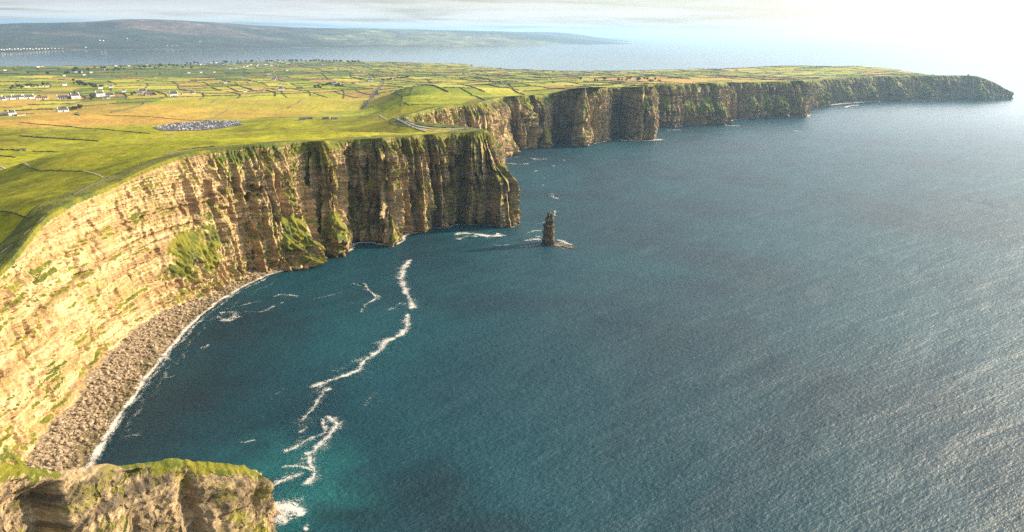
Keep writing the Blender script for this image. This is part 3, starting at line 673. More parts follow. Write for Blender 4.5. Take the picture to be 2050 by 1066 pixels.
pp, zb = beach_pt(ii, ti); wid = np.linalg.norm(WI-BI, axis=1)[:, None]
zb = zb*np.clip(wid/55, .25, 1)+0.9*pn(pp[..., 0]/5, pp[..., 1]/5, .3)+0.5*pn(pp[..., 0]/2.2, pp[..., 1]/2.2, .9)
beach = make_mesh('beach', np.c_[pp.reshape(-1, 2), zb.ravel()], grid_faces(420, 46), mB, smooth=False); tag(beach, kind='structure')
def ico(sub=1):
    import bmesh
    bm = bmesh.new(); bmesh.ops.create_icosphere(bm, subdivisions=sub, radius=1.0); v = np.array([x.co[:] for x in bm.verts]); f = np.array([[y.index for y in x.verts] for x in bm.faces]); bm.free(); return v, f
IV, IF = ico(1); IV2, IF2 = ico(2)
def rockshape(v, seed):
    r = np.random.default_rng(seed); k = 1+0.35*pn(v[:, 0]*1.3+seed, v[:, 1]*1.3, v[:, 2]*1.3)
    v = v*k[:, None]; v = np.sign(v)*np.abs(v)**0.75; return v*np.array([r.uniform(.8, 1.3), r.uniform(.7, 1.1), r.uniform(.5, .8)])
shapes = [rockshape(IV, s) for s in range(10)]
NB = 10000; bidx = rng.integers(0, 419, NB); bt = rng.beta(1.3, 1.2, NB)*1.02
pp, zb = beach_pt(bidx, bt); zb = zb*np.clip(wid[bidx, 0]/55, .25, 1)
sz = np.clip(rng.lognormal(0.0, 0.6, NB)*.75, .45, 2.6)
BV, BF = [], []
for k in range(NB):
    a = rng.uniform(0, 6.28); s_, c_ = math.sin(a), math.cos(a); v = shapes[k % 10]*sz[k]
    BV.append(np.stack([v[:, 0]*c_-v[:, 1]*s_+pp[k, 0], v[:, 0]*s_+v[:, 1]*c_+pp[k, 1], v[:, 2]+zb[k]+.2*sz[k]], 1)); BF.append(IF+len(IV)*k)
bo = make_mesh('beach_boulders', np.concatenate(BV), np.concatenate(BF), mB); tag(bo, 'pale boulders heaped along the foot of the sunlit cliff', 'boulders', kind='stuff')
bproto = [make_mesh('boulder', rockshape(IV2, 50+s), IF2, mB, link=False).data for s in range(5)]
for k in range(230):
    i = int(rng.integers(0, 330)); t = float(rng.beta(1.2, 1.1)); p, z = beach_pt(np.array(i), np.array(t))
    o = bpy.data.objects.new('boulder', bproto[k % 5]); C.objects.link(o); s = float(rng.uniform(2.0, 3.9))
    o.location = (p[0], p[1], float(z)*min(1, wid[i, 0]/55)+.25*s); o.scale = (s, s, s*rng.uniform(.7, 1)); o.rotation_euler = (rng.uniform(-.3, .3), rng.uniform(-.3, .3), rng.uniform(0, 6.28))
    tag(o, 'large pale boulder lying among smaller ones on the beach under the cliff', 'boulder', 'large boulders on the beach below the sunlit cliff')

# ------------------------------------------------------------------ foreground crag
RG = [(-90,918,128),(0,925,120),(60,939,109),(110,943,102),(180,936,94),(240,931,87),(300,926,81),(350,920,76),(400,921,71),(460,931,62),(500,939,54),(516,948,49)]
rg = np.array([(-478., 372., 160.)]+[tuple(at(x, y, z)) for x, y, z in RG])
fb = [(p[0]+.5*(p[2]*.95+6), p[1]-.87*(p[2]*.95+6)) for i, p in enumerate(rg)]; fb[-1] = (rg[-1][0]+8, rg[-1][1]-50); fb[-2] = (rg[-2][0]+14, rg[-2][1]-52); fb[-3] = (rg[-3][0]+22, rg[-3][1]-58)
nose_b = [(rg[-1][0]+14, rg[-1][1]-26), (rg[-1][0]+14, rg[-1][1]-4), (rg[-1][0]+8, rg[-1][1]+18), (rg[-1][0]-6, rg[-1][1]+30)]
bk = [(p[0]-12-.12*p[2], p[1]+20+.25*p[2]) for p in rg[::-1]]
Bc = np.array(fb+nose_b+bk, float); Tc = np.array([*rg, *([rg[-1]]*4), *rg[::-1]], float); Lc = arclen(Bc); nfb = len(fb)
sn_ = Lc[nfb-1]
Tc[:, 2] += 0
def cprof(s, t): return np.interp(t, [0, .3, .6, .85, .93, 1], [0, .30, .56, .74, .86, 1])
gx1 = float(np.interp(rg[5][0]+38, Bc[:nfb, 0], Lc[:nfb])); gx2 = float(np.interp(rg[-3][0]+10, Bc[:nfb, 0], Lc[:nfb]))
def cr_bump(Q, Z, T):
    # big gullies and slabs of the near rock
    k = np.where(Q < sn_+60, 1.0, .3); f = 0
    gul = lambda c, wl, wr, dp, t0: -dp*np.exp(-((Q-c)/np.where(Q < c, wl, wr))**2)*sstep(T, .985, t0)
    f2 = gul(gx1, 30, 4, 30, .85)+gul(gx2, 11, 2, 13, .85)+gul(gx2-45, 14, 3, 6, .5)
    a_ = Q+.45*Z+4*pn(Q/20, Z/20, .3); b_ = Z-.45*Q+3*pn(Q/14, Z/14, 4.3)
    cell = lambda p_, q_, k_: hsh(np.floor(p_).astype(int)+3000, np.floor(q_).astype(int)+3000, k_)-.5
    slab = 11*pn(Q/36, Z/26, 2.2)+4.0*pn(a_/30, b_/9, 3.3)+3.4*cell(a_/19+.4*pn(b_/6, 0, .4), b_/5.5, 11)+2.0*cell(a_/7+.5*cell(0*a_, b_/2.6, 5), b_/2.6, 12)+1.5*(.4-np.abs(pn(a_/12, b_/5, 1.3))*2.0)+.45*cell(Q/1.9, Z/1.7, 13)
    return k*(slab*sstep(T, 1.0, .93)+f+f2)
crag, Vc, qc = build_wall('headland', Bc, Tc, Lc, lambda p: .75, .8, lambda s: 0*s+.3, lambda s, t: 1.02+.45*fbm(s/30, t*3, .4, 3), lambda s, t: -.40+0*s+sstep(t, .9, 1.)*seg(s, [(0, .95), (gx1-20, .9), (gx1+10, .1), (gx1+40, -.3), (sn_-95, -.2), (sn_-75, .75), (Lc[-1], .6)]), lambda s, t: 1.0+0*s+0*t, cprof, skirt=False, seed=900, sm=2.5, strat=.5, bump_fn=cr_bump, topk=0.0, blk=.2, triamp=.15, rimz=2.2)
tag(crag, 'rugged rock spur with thin grass crest jutting into the bay', 'headland', kind='structure')

# ------------------------------------------------------------------ sea stacks
def z_at(x, y, py):
    lo, hi = 0, 390
    for _ in range(40):
        m_ = (lo+hi)/2
        if proj((x, y, m_))[1] > py: lo = m_
        else: hi = m_
    return lo
def stack(name, cx, cy, h, widths, rx, ry, lean, seed, amp):
    nz, na_ = 110, 110; tz = np.linspace(-.05, 1, nz); an = np.linspace(0, 2*math.pi, na_)
    Tz, An = np.meshgrid(tz, an, indexing='ij'); xs, ys = zip(*widths); w = np.interp(Tz, xs, ys)
    ca, sa_ = np.cos(An), np.sin(An); sq = (np.abs(ca)**3.2+np.abs(sa_)**3.2)**(-1/3.2)
    Zs = Tz*h; led = sstep(pn(Zs/5.5, .3, seed), -.1, .1)-.5+0.5*(sstep(pn(Zs/2.4, .8, seed), -.1, .1)-.5)
    nzz = amp*(1.3*led+1.8*pn(ca*2+seed, sa_*2, Zs/26)+1.3*pn(ca*5, sa_*5+seed, Zs/9)+.8*pn(ca*11, sa_*11, Zs/3+seed))*sstep(Tz, 1.0, .93)
    r = w*sq; X = cx+lean*Tz+(r*rx+nzz)*ca; Y = cy+(r*ry+nzz)*sa_
    V = np.stack([X, Y, Zs+amp*.6*pn(X/3, Y/3, seed)], -1).reshape(-1, 3); n = len(V)
    gr = np.where((Tz > .80) & (ca > -.1), .32, 0).ravel()+np.where(Tz > .97, .5, 0).ravel()
    return make_mesh(name, V, grid_faces(nz, na_), M_ROCK, attrs={'grass': gr, 'tone': np.full(n, 1.4), 'lichen': np.clip((Tz*1.3-.2).ravel(), 0, 1)})  # shade of the stack's front put into a darker rock tone all round
cx, cy = 72.0, 1399.0; hh = z_at(cx, cy, 424)
root = empty('sea_stack', (0, 0, 0), 0, 'tall narrow sea stack with a lit edge standing off the headland', 'sea stack')
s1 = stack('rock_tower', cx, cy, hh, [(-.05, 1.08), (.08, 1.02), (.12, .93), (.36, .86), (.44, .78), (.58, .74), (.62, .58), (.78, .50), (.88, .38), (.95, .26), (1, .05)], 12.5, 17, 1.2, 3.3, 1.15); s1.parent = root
LV_, LF_ = [], []
for k in range(46):
    u_ = rng.uniform(0, 1); q = at(1108+u_*42, 490+u_*6+rng.uniform(-2.5, 2.5)); v = shapes[k % 10]*rng.uniform(1.8, 4.0)*(1.15-.5*u_)*np.array([1.5, 1.2, .7])
    LV_.append(v+np.array([q[0], q[1], .3])); LF_.append(IF+k*len(IV))
make_mesh('rock_shelf', np.concatenate(LV_), np.concatenate(LF_), mB, parent=root)
c2 = at(1460, 251); h2 = z_at(c2[0], c2[1]+12, 233.5)
r2_ = empty('sea_stack', (0, 0, 0), 0, 'small dark pyramid-shaped sea stack at the foot of the distant fluted cliff', 'sea stack')
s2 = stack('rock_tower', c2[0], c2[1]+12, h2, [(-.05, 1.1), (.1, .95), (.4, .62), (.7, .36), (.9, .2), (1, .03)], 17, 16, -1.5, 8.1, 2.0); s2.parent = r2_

# ------------------------------------------------------------------ draped strips: paths, road, car park
def drape(name, pts, w, mat, dz=0.35, world=False, dist=None):
    P = np.array([onland(*p)[:2] for p in pts]) if not world else np.array(pts, float)
    L = arclen(P); q = np.arange(0, L[-1], 4.0); c = gsmooth(interp(L, P, q), 2); d = np.gradient(c, axis=0); d /= np.linalg.norm(d, axis=1)[:, None]+1e-9
    nn = np.stack([-d[:, 1], d[:, 0]], 1); s = np.linspace(-.5, .5, 5); V = c[:, None]+nn[:, None]*(s[None, :, None]*w); z = h_land(V[..., 0], V[..., 1])+dz
    return make_mesh(name, np.c_[V.reshape(-1, 2), z.ravel()], grid_faces(len(q), 5), mat, smooth=True)
M_ASPH = plain('asphalt', (0.075, 0.072, 0.070), .9, .2, .3); M_GRAV = plain('gravel_path', (0.42, 0.36, 0.27), .95, .2, .4); M_PATHD = plain('worn_earth', (0.20, 0.155, 0.085), .95, .3, .4); M_PALE = plain('flagstone', (0.40, 0.36, 0.30), .9, .2, .4)
tag(drape('road', [(767,163.5),(756.5,180),(746,192),(738,200.5),(731,210),(726,219)], 7, M_ASPH, .9), kind='structure')
tag(drape('path', [(790,237),(800,242),(815,250),(832,257),(856,264)], 5, M_GRAV, .9), kind='structure')
tag(drape('path', [(812,243),(822,248),(840,254),(862,257.5),(890,258.5),(915,258.5),(932,258)], 6, M_PALE, .9), kind='structure')
tag(drape('path', [(838,258),(862,262),(890,262.5),(920,260.5)], 3.5, M_GRAV, .9), kind='structure')
tag(drape('path', [(470,242),(540,240),(600,238),(680,232),(760,231),(800,236)], 4, M_GRAV, .8), kind='structure')
tag(drape('path', [(330,268),(350,263),(372,261),(420,259),(470,254)], 6, M_GRAV, .8), kind='structure')
tag(drape('path', [(0,516),(32,488),(62,459),(92,430),(125,402),(165,386),(205,369),(255,347),(300,327),(345,309),(400,299),(460,293),(540,287),(640,280),(740,274),(830,266),(856,263.5)], 1.1, M_PATHD, .55), kind='structure')
tag(drape('path', [(0,332.5),(60,333)], 3, M_GRAV, .6), kind='structure')
tag(drape('path', [(166,343),(190,348),(208,357)], 1.6, M_GRAV, .5), kind='structure')
tag(drape('path', [(40,272),(80,268.5),(130,263),(177,258)], 3.5, M_GRAV, .6), kind='structure')
cpx = np.array([onland(x, y)[:2] for x, y in [(303,256),(318,262),(350,263),(400,262),(440,258),(490,250),(480,243),(420,243),(355,246)]])
x0, y0 = cpx.min(0)-5; x1, y1 = cpx.max(0)+5; GX, GY = np.meshgrid(np.arange(x0, x1, 4), np.arange(y0, y1, 4), indexing='ij')
okc = in_poly(GX, GY, cpx); Vp = np.stack([GX, GY, h_land(GX, GY)+1.0], -1).reshape(-1, 3); Fp = grid_faces(*GX.shape, okc)
Vp, Fp, _ = compact(Vp, Fp, {}); tag(make_mesh('car_park', Vp, Fp, M_ASPH, smooth=True), kind='structure')
cars_at = Vp
# cars --------------------------------------------------------------
paint = [plain('car_paint', c, .3, .02) for c in ((.75,.75,.76), (.12,.13,.16), (.35,.37,.40), (.03,.04,.09), (.40,.03,.03), (.62,.64,.68))]; M_GLS = plain('car_glass', (.03,.035,.045), .1, .02); M_TYR = plain('tyre_rubber', (.02,.02,.02), .9, .05)
def prism(sec, w):
    n = len(sec); V = [(x, -w/2, z) for x, z in sec]+[(x, w/2, z) for x, z in sec]; F_ = [list(range(n))[::-1], list(range(n, 2*n))]+[[i, (i+1) % n, n+(i+1) % n, n+i] for i in range(n)]; return V, F_
def merge(parts):
    V, F_ = [], []
    for v, f in parts: o_ = len(V); V += list(v); F_ += [[i+o_ for i in ff] for ff in f]
    return V, F_
def cyl(x, y, z, r, w, n=10):
    V = [(x+r*math.cos(6.2832*i/n), y+s*w/2, z+r*math.sin(6.2832*i/n)) for s in (-1, 1) for i in range(n)]; return V, [list(range(n))[::-1], list(range(n, 2*n))]+[[i, (i+1) % n, n+(i+1) % n, n+i] for i in range(n)]
bodysec = [(-2.2,.3),(2.2,.3),(2.3,.7),(1.2,.95),(.5,1.4),(-1.2,1.45),(-2.0,1.0),(-2.3,.8)]
cabsec = [(1.05,.98),(.48,1.36),(-1.15,1.40),(-1.85,1.0)]
car_body = make_mesh('body', *prism(bodysec, 1.8), None, link=False).data
cabin = make_mesh('windows', *prism(cabsec, 1.86), M_GLS, link=False).data
wheels = make_mesh('wheels', *merge([cyl(x, y, .33, .33, .22) for x in (-1.4, 1.4) for y in (-.85, .85)]), M_TYR, link=False).data
bodies = []
for mt in paint:
    d_ = car_body.copy(); d_.materials.append(mt); bodies.append(d_)
names = ['white', 'black', 'grey', 'dark blue', 'red', 'silver']
cands = []
c0 = cars_at.mean(0); sdir = math.radians(16)
for row in range(-12, 13):
    for k in range(-45, 46):
        lx, ly = k*5.6+1.5*hsh(row+50, k+90, 4), row*11.5+(5.2 if k % 2 else 0)*0; X_ = c0[0]+lx*math.cos(sdir)-ly*math.sin(sdir); Y_ = c0[1]+lx*math.sin(sdir)+ly*math.cos(sdir)
        if in_poly(np.array([X_]), np.array([Y_]), c0[:2]+(cpx-c0[:2])*.95)[0] and rng.uniform() < .74: cands.append((X_, Y_))
rng.shuffle(cands); cands = cands[:250]
for X_, Y_ in cands:
    k = int(rng.choice(6, p=[.26,.14,.18,.14,.06,.22])); o = bpy.data.objects.new('parked_car', bodies[k]); C.objects.link(o)
    o.location = (X_, Y_, float(h_land(X_, Y_))+1.02); o.rotation_euler = (0, 0, sdir+math.pi/2+rng.uniform(-.06, .06)); o.scale = (1.35, 1.35, 1.35)
    tag(o, names[k]+' car parked in the crowded car park behind the grassy ridge', 'car', 'cars in the inland car park')
    for me, nm in ((cabin, 'windows'), (wheels, 'wheels')):
        c_ = bpy.data.objects.new(nm, me); C.objects.link(c_); c_.parent = o

# ------------------------------------------------------------------ field walls and hedges
M_HEDGE = plain('hedge', (0.058, 0.066, 0.026), .95, .35, .25); M_WALL = plain('dry_stone', (0.085, 0.075, 0.050), .95, .3, .3); M_FLAG = plain('flag_fence', (0.06, 0.055, 0.042), .95, .25, .4)
def hedge_geo(P, w, h):
    L = arclen(P); q = np.arange(0, L[-1]+3, max(5.0, P[0][1]*.0022)); q[-1] = L[-1]; c = interp(L, P[:, :2], q); d = np.gradient(c, axis=0) if len(c) > 2 else np.repeat([c[-1]-c[0]], len(c), 0)
    d /= np.linalg.norm(d, axis=1)[:, None]+1e-9; nn = np.stack([-d[:, 1], d[:, 0]], 1); jit = 1+.45*rng.uniform(-1, 1, len(q))
    c = c+nn*(.8*rng.uniform(-1, 1, len(q)))[:, None]
    s = np.array([-.5, -.38, -.1, .2, .42, .5]); hz = np.array([-.6, .7, 1., .93, .62, -.6]); V = c[:, None]+nn[:, None]*(s[None, :, None]*w); g0 = h_land(c[:, 0], c[:, 1])
    z = g0[:, None]+hz[None]*h*np.where(hz > 0, jit[:, None], 1); return np.c_[V.reshape(-1, 2), z.ravel()], grid_faces(len(q), 6)
def fieldwall(name, pts, w, h, mat, label, cat, group=None, world=False):
    w *= .6; h *= .8
    P = np.array(pts, float) if world else np.array([onland(*p) for p in pts]); v, f = hedge_geo(P, w, h)
    return tag(make_mesh(name, v, f, mat), label, cat, group)
H_ = [
 ('field_boundary', [(40,246),(110,252),(177,258),(240,263),(300,268)], 4, 2.2, 'long dark field wall along the near edge of the ochre moor'),
 ('field_boundary', [(41,273),(100,277),(150,280.5),(198,283.5)], 5, 3, 'straight dark wall slanting across the near green field at left'),
 ('field_boundary', [(0,300),(30,301.5),(51,302)], 5, 3, 'short dark wall ending at the small white farmhouse'),
 ('field_boundary', [(0,312.5),(31,316)], 4, 2.5, 'short dark wall running in from the left edge below the farmhouse'),
 ('field_boundary', [(65,303.5),(116,305)], 4, 2.2, 'thin wall on the far side of the near green ridge'),
 ('hedge', [(297,202),(285,211),(266,217.5),(245,222),(222,226)], 7, 4.5, 'curving dark hedge sweeping down from the farm buildings'),
 ('hedge', [(158,225),(150,230),(160,232)], 6, 4, 'small bent hedge at the tip of the ochre moor'),
 ('field_boundary', [(201,230.5),(270,233),(345,239),(420,242)], 3.5, 1.8, 'thin wall between the ochre moor and the yellow field'),
 ('field_boundary', [(437,197),(430,202),(423,207)], 4, 3, 'short slanting wall in the broad yellow field'),
 ('field_boundary', [(457,221),(440,230),(413,242)], 4, 2.6, 'slanting wall leading down to the car park'),
 ('field_boundary', [(611,198),(598,206),(577,217.5)], 4, 2.6, 'slanting wall in the middle of the yellow pasture'),
 ('hedge', [(644,147),(650,153),(658,159)], 8, 5, 'short diagonal hedge in the far green fields'),
 ('hedge', [(706,144),(703,150),(703,155),(728,159)], 10, 6, 'hooked dark hedge in the far green fields'),
 ('hedge', [(740,147),(751,157)], 8, 5, 'short diagonal hedge right of the hooked one'),
 ('field_boundary', [(666,183),(690,191),(716,196)], 5, 3, 'curved wall below the wooded farm'),
 ('field_boundary', [(707,180),(722,186),(741,190)], 5, 3, 'wall running down to the straight road'),
 ('field_boundary', [(627,186),(640,191),(656,196)], 5, 3, 'wall slanting away right of the farm cottages'),
 ('hedge', [(455,174),(466,179),(480,185)], 7, 4, 'diagonal hedge ending at a row of cottages'),
 ('hedge', [(461,170),(486,175),(515,183)], 7, 4, 'longer diagonal hedge above the row of cottages'),
 ('field_boundary', [(527,177),(545,178),(564,181)], 6, 3, 'wall leading left from the cottages'),
 ('field_boundary', [(562,184),(568,190),(575,196)], 4, 2.6, 'short wall crossing the brown strip of ground'),
 ('hedge', [(919,175.5),(930,182),(944,189),(958,196),(971,201.5)], 6, 3.6, 'dark winding hedge reaching the rim of the second cliff'),
 ('hedge', [(944,155),(965,158),(982,162),(1004,168),(1026,175.5)], 8, 4.5, 'long dark lane hedge bending towards the cliff'),
 ('hedge', [(1026,176),(1028,181),(1037,186),(1050,190)], 6, 3.6, 'dark hedge joining the bend to the cliff rim'),
 ('field_boundary', [(830.5,173),(826,181),(822,189)], 4, 2.5, 'upper wall on the lit hillside'),
 ('field_boundary', [(822,189),(810,194),(806,203),(803,212)], 4, 2.5, 'lower wall on the lit hillside beside the shadow'),
 ('field_boundary', [(780,213),(820,211.5),(870,209.7),(915,209)], 3.5, 2.2, 'wall along the foot of the lit hill above the cove'),
 ('hedge', [(851,158),(858,161),(865,167)], 7, 4, 'small curved hedge on the hilltop fields'),
 ('field_boundary', [(770,164),(760,180),(750,192),(742,200.5),(732,214)], 3.5, 2.2, 'stone wall along the right side of the straight road'),
 ('field_boundary', [(763,164),(753,180),(743,192),(735,200.5),(723,219)], 3.5, 2.2, 'stone wall along the left side of the straight road'),
 ('stone_fence', [(330,310),(355,303),(385,298),(430,294)], 2.2, 1.8, 'flagstone fence along the rim where the cliff turns'),
 ('stone_fence', [(148,390),(175,376),(200,365),(228,353)], 2.2, 2.0, 'flagstone fence following the rim of the golden cliff'),
 ('stone_fence', [(0,510),(30,490),(60,462),(86,438)], 2.4, 2.0, 'flagstone fence in the shaded hollow at the left edge'),
 ('field_boundary', [(0,424.5),(30,427),(62,438)], 2.2, 1.4, 'grassy bank crossing the shaded hollow'),
 ('field_boundary', [(0,341.5),(80,342),(166,343.5)], 2.2, 1.2, 'thin wall across the hilltop pasture'),
]
for nm, pts, w, h, lab in H_:
    fieldwall(nm, pts, w, h, M_HEDGE if nm == 'hedge' else (M_FLAG if nm == 'stone_fence' else M_WALL), lab, {'hedge': 'hedge', 'stone_fence': 'fence', 'field_boundary': 'wall'}[nm])
E_ = []
for i in range(-70, 40):
    for j in range(-10, 75):
        off = float(hsh(i, 0, 5))*CV
        E_.append((i*CU, j*CV, i*CU, (j+1)*CV)); E_.append((i*CU, j*CV-off, (i+1)*CU, j*CV-off))
E_ = np.array(E_); mx, my = uv_to_xy((E_[:, 0]+E_[:, 2])/2, (E_[:, 1]+E_[:, 3])/2)
def fullrough(x, y): return y+0.32*np.maximum(-x-700, 0)+240*fbm(x/240, y/240, 8.8, 4)
msk = in_poly(mx, my, POLY) & (fullrough(mx, my) > 2560) & (h_land(mx, my) > 6)
pxy = np.array([proj((a, b, float(c))) for a, b, c in zip(mx, my, h_land(mx, my))]); msk &= (pxy[:, 0] > -60) & (pxy[:, 0] < 2050) & (pxy[:, 1] > 110)
dmoor = np.min([np.hypot((mx-c[0])/rx, (my-c[1])/ry) for c, rx, ry in ((at(200,240,105), 600, 260), (at(420,225,100), 700, 260), (at(560,205,100), 560, 330), (at(1340,161,140), 600, 280), (at(620,225,110), 560, 200), (at(950,195,170), 300, 380))], axis=0)
msk &= dmoor > 1.0
idx = np.nonzero(msk)[0]; idx = idx[rng.uniform(size=len(idx)) < .72]; idx = idx[np.argsort(np.hypot(mx[idx], my[idx]))]
restV, restF, no = [], [], 0
for n_, i in enumerate(idx):
    u0, v0, u1, v1 = E_[i]; k = np.linspace(0, 1, 9); x, y = uv_to_xy(u0+(u1-u0)*k, v0+(v1-v0)*k)
    inside = in_poly(x, y, POLY) & (h_land(x, y) > 3)
    x, y = x[inside], y[inside]
    if len(x) < 4: continue
    w = rng.uniform(3.5, 7.5); h = w*.55; P = np.stack([x, y], 1); v, f = hedge_geo(P, w, h)
    if n_ < 235:
        dark = rng.uniform() < .6; o = make_mesh('hedge' if dark else 'field_boundary', v, f, M_HEDGE if dark else M_WALL)
        px_ = pxy[i][0]; reg = 'at the left of the plain' if px_ < 420 else ('in the middle of the plain' if px_ < 850 else 'behind the second line of cliffs')
        tag(o, ('low dark hedge' if dark else 'low stone wall')+' between two small fields '+reg, 'hedge' if dark else 'wall', 'field boundaries '+reg)
    else: restV.append(v); restF.append(f+no); no += len(v)
if restV: tag(make_mesh('distant_hedges', np.concatenate(restV), np.concatenate(restF), M_HEDGE), 'fine net of far hedges and walls towards the bay', 'hedges', kind='stuff')
print('walls', len(idx), time.time()-T00)

# ------------------------------------------------------------------ houses
M_WHITE = plain('white_render', (0.78, 0.74, 0.66), .85, .06, .8); M_CREAM = plain('cream_render', (0.66, 0.55, 0.38), .85, .08, .8); M_STONEW = plain('grey_stone', (0.27, 0.24, 0.20), .9, .25, .8)
M_SLATE = plain('roof_slate', (0.055, 0.055, 0.065), .8, .2, 1.0); M_BROWNR = plain('roof_tile', (0.12, 0.065, 0.045), .85, .2, 1.0); M_GLASS = plain('window_glass', (0.02, 0.025, 0.03), .15, .05); M_DOOR = plain('painted_door', (0.25, 0.04, 0.03), .6, .05)
def box(x0, x1, y0, y1, z0, z1):
    v = [(x, y, z) for z in (z0, z1) for y in (y0, y1) for x in (x0, x1)]
    return v, [[0, 2, 3, 1], [4, 5, 7, 6], [0, 1, 5, 4], [2, 6, 7, 3], [0, 4, 6, 2], [1, 3, 7, 5]]
def house_proto(L, D, H, rise, wall, roof, nwin, chim=2, porch=False):
    """meshes of one house, long side along x; returns [(name, mesh, sub-parts)]"""
    g_ = .35
    V = [(-L/2,-D/2,-2.5),(L/2,-D/2,-2.5),(L/2,D/2,-2.5),(-L/2,D/2,-2.5),(-L/2,-D/2,H),(L/2,-D/2,H),(L/2,D/2,H),(-L/2,D/2,H),(-L/2,0,H+rise),(L/2,0,H+rise)]
    F_ = [[0,1,5,4],[2,3,7,6],[1,2,6,9,5],[3,0,4,8,7]]
    w = [(V, F_)]
    for s in (-1, 1): w.append(prism_y([(-D/2-.1, H-.1), (D/2+.1, H-.1), (0, H+rise+g_)], s*(L/2-.25)-.25, s*(L/2-.25)+.25))   # raised gable ends
    if porch: w.append(box(L*.12-1.8, L*.12+1.8, -D/2-2.2, -D/2+.1, -2.5, H*.8))
    wallm = make_mesh('wall', *merge(w), wall, link=False).data
    e = .5; t = .22; rs = []
    for s in (-1, 1):
        a = np.array([0, H+rise+.02]); b = np.array([s*(D/2+e), H-e*rise/(D/2)+.02]); x0_, x1_ = -L/2+.52, L/2-.52
        rs.append(([(x0_, a[0], a[1]), (x1_, a[0], a[1]), (x1_, b[0], b[1]), (x0_, b[0], b[1]), (x0_, a[0], a[1]+t), (x1_, a[0], a[1]+t), (x1_, b[0], b[1]+t), (x0_, b[0], b[1]+t)], [[0,1,2,3],[4,5,6,7],[0,1,5,4],[2,3,7,6],[1,2,6,5],[0,3,7,4]]))
    roofm = make_mesh('roof', *merge(rs), roof, link=False).data
    chs = [make_mesh('chimney', *box(x-.7, x+.7, -.55, .55, H+rise-.6, H+rise+1.7), wall, link=False).data for x in ((-L/2+.8, L/2-.8)[:chim])]
    wins = []
    for k in range(nwin):
        x = -L/2+L*(k+1)/(nwin+1); 
        if porch and abs(x-L*.12) < 2.4: continue
        wins.append(make_mesh('window', *box(x-.75, x+.75, -D/2-.06, -D/2+.05, .9, 2.3), M_GLASS, link=False).data)
    door = make_mesh('door', *box(-.3, .8, -D/2-.07, -D/2+.05, 0, 2.2), M_DOOR, link=False).data
    return dict(wall=wallm, roof=roofm, chimney=chs, window=wins, door=door, L=L)
def prism_y(sec, x0, x1):
    n = len(sec); V = [(x0, y, z) for y, z in sec]+[(x1, y, z) for y, z in sec]; return V, [list(range(n))[::-1], list(range(n, 2*n))]+[[i, (i+1) % n, n+(i+1) % n, n+i] for i in range(n)]
PR = {'bungalow': house_proto(19, 8, 3.2, 3.0, M_WHITE, M_SLATE, 5, 2, True), 'cream': house_proto(20, 8, 3.0, 2.6, M_CREAM, M_BROWNR, 5, 1), 'two': house_proto(14, 8, 5.6, 3.0, M_WHITE, M_SLATE, 4, 2), 'barn': house_proto(18, 8, 3.4, 2.6, M_STONEW, M_BROWNR, 3, 0), 'stone': house_proto(16, 8, 3.0, 2.4, M_STONEW, M_SLATE, 4, 1)}
def child(me, nm, par):
    c_ = bpy.data.objects.new(nm, me); C.objects.link(c_); c_.parent = par; return c_
def house(px, py, wpx, kind, label, group=None, detail=True, rz=None, nm=None, p=None):
    if p is None: p = onland(px, py)
    d = np.hypot(p[0], p[1]); P = PR[kind]
    # photo width gives the scale: long side seen nearly square on
    az_ = math.atan2(p[0], p[1]); rz_ = (-az_+rng.uniform(.05, .45)) if rz is None else rz
    s = max(.8, min(2.6, wpx*d/FX/P['L']*1.05))
    r = empty(nm or ('barn' if kind == 'barn' else 'house'), (p[0], p[1], p[2]), rz_, label, 'barn' if kind == 'barn' else 'house', group); r.scale = (s, s, s)
    child(P['wall'], 'wall', r); rf = child(P['roof'], 'roof', r)
    if detail:
        for c_ in P['chimney']: child(c_, 'chimney', rf)
        for c_ in P['window']: child(c_, 'window', r)
        child(P['door'], 'door', r)
    return r
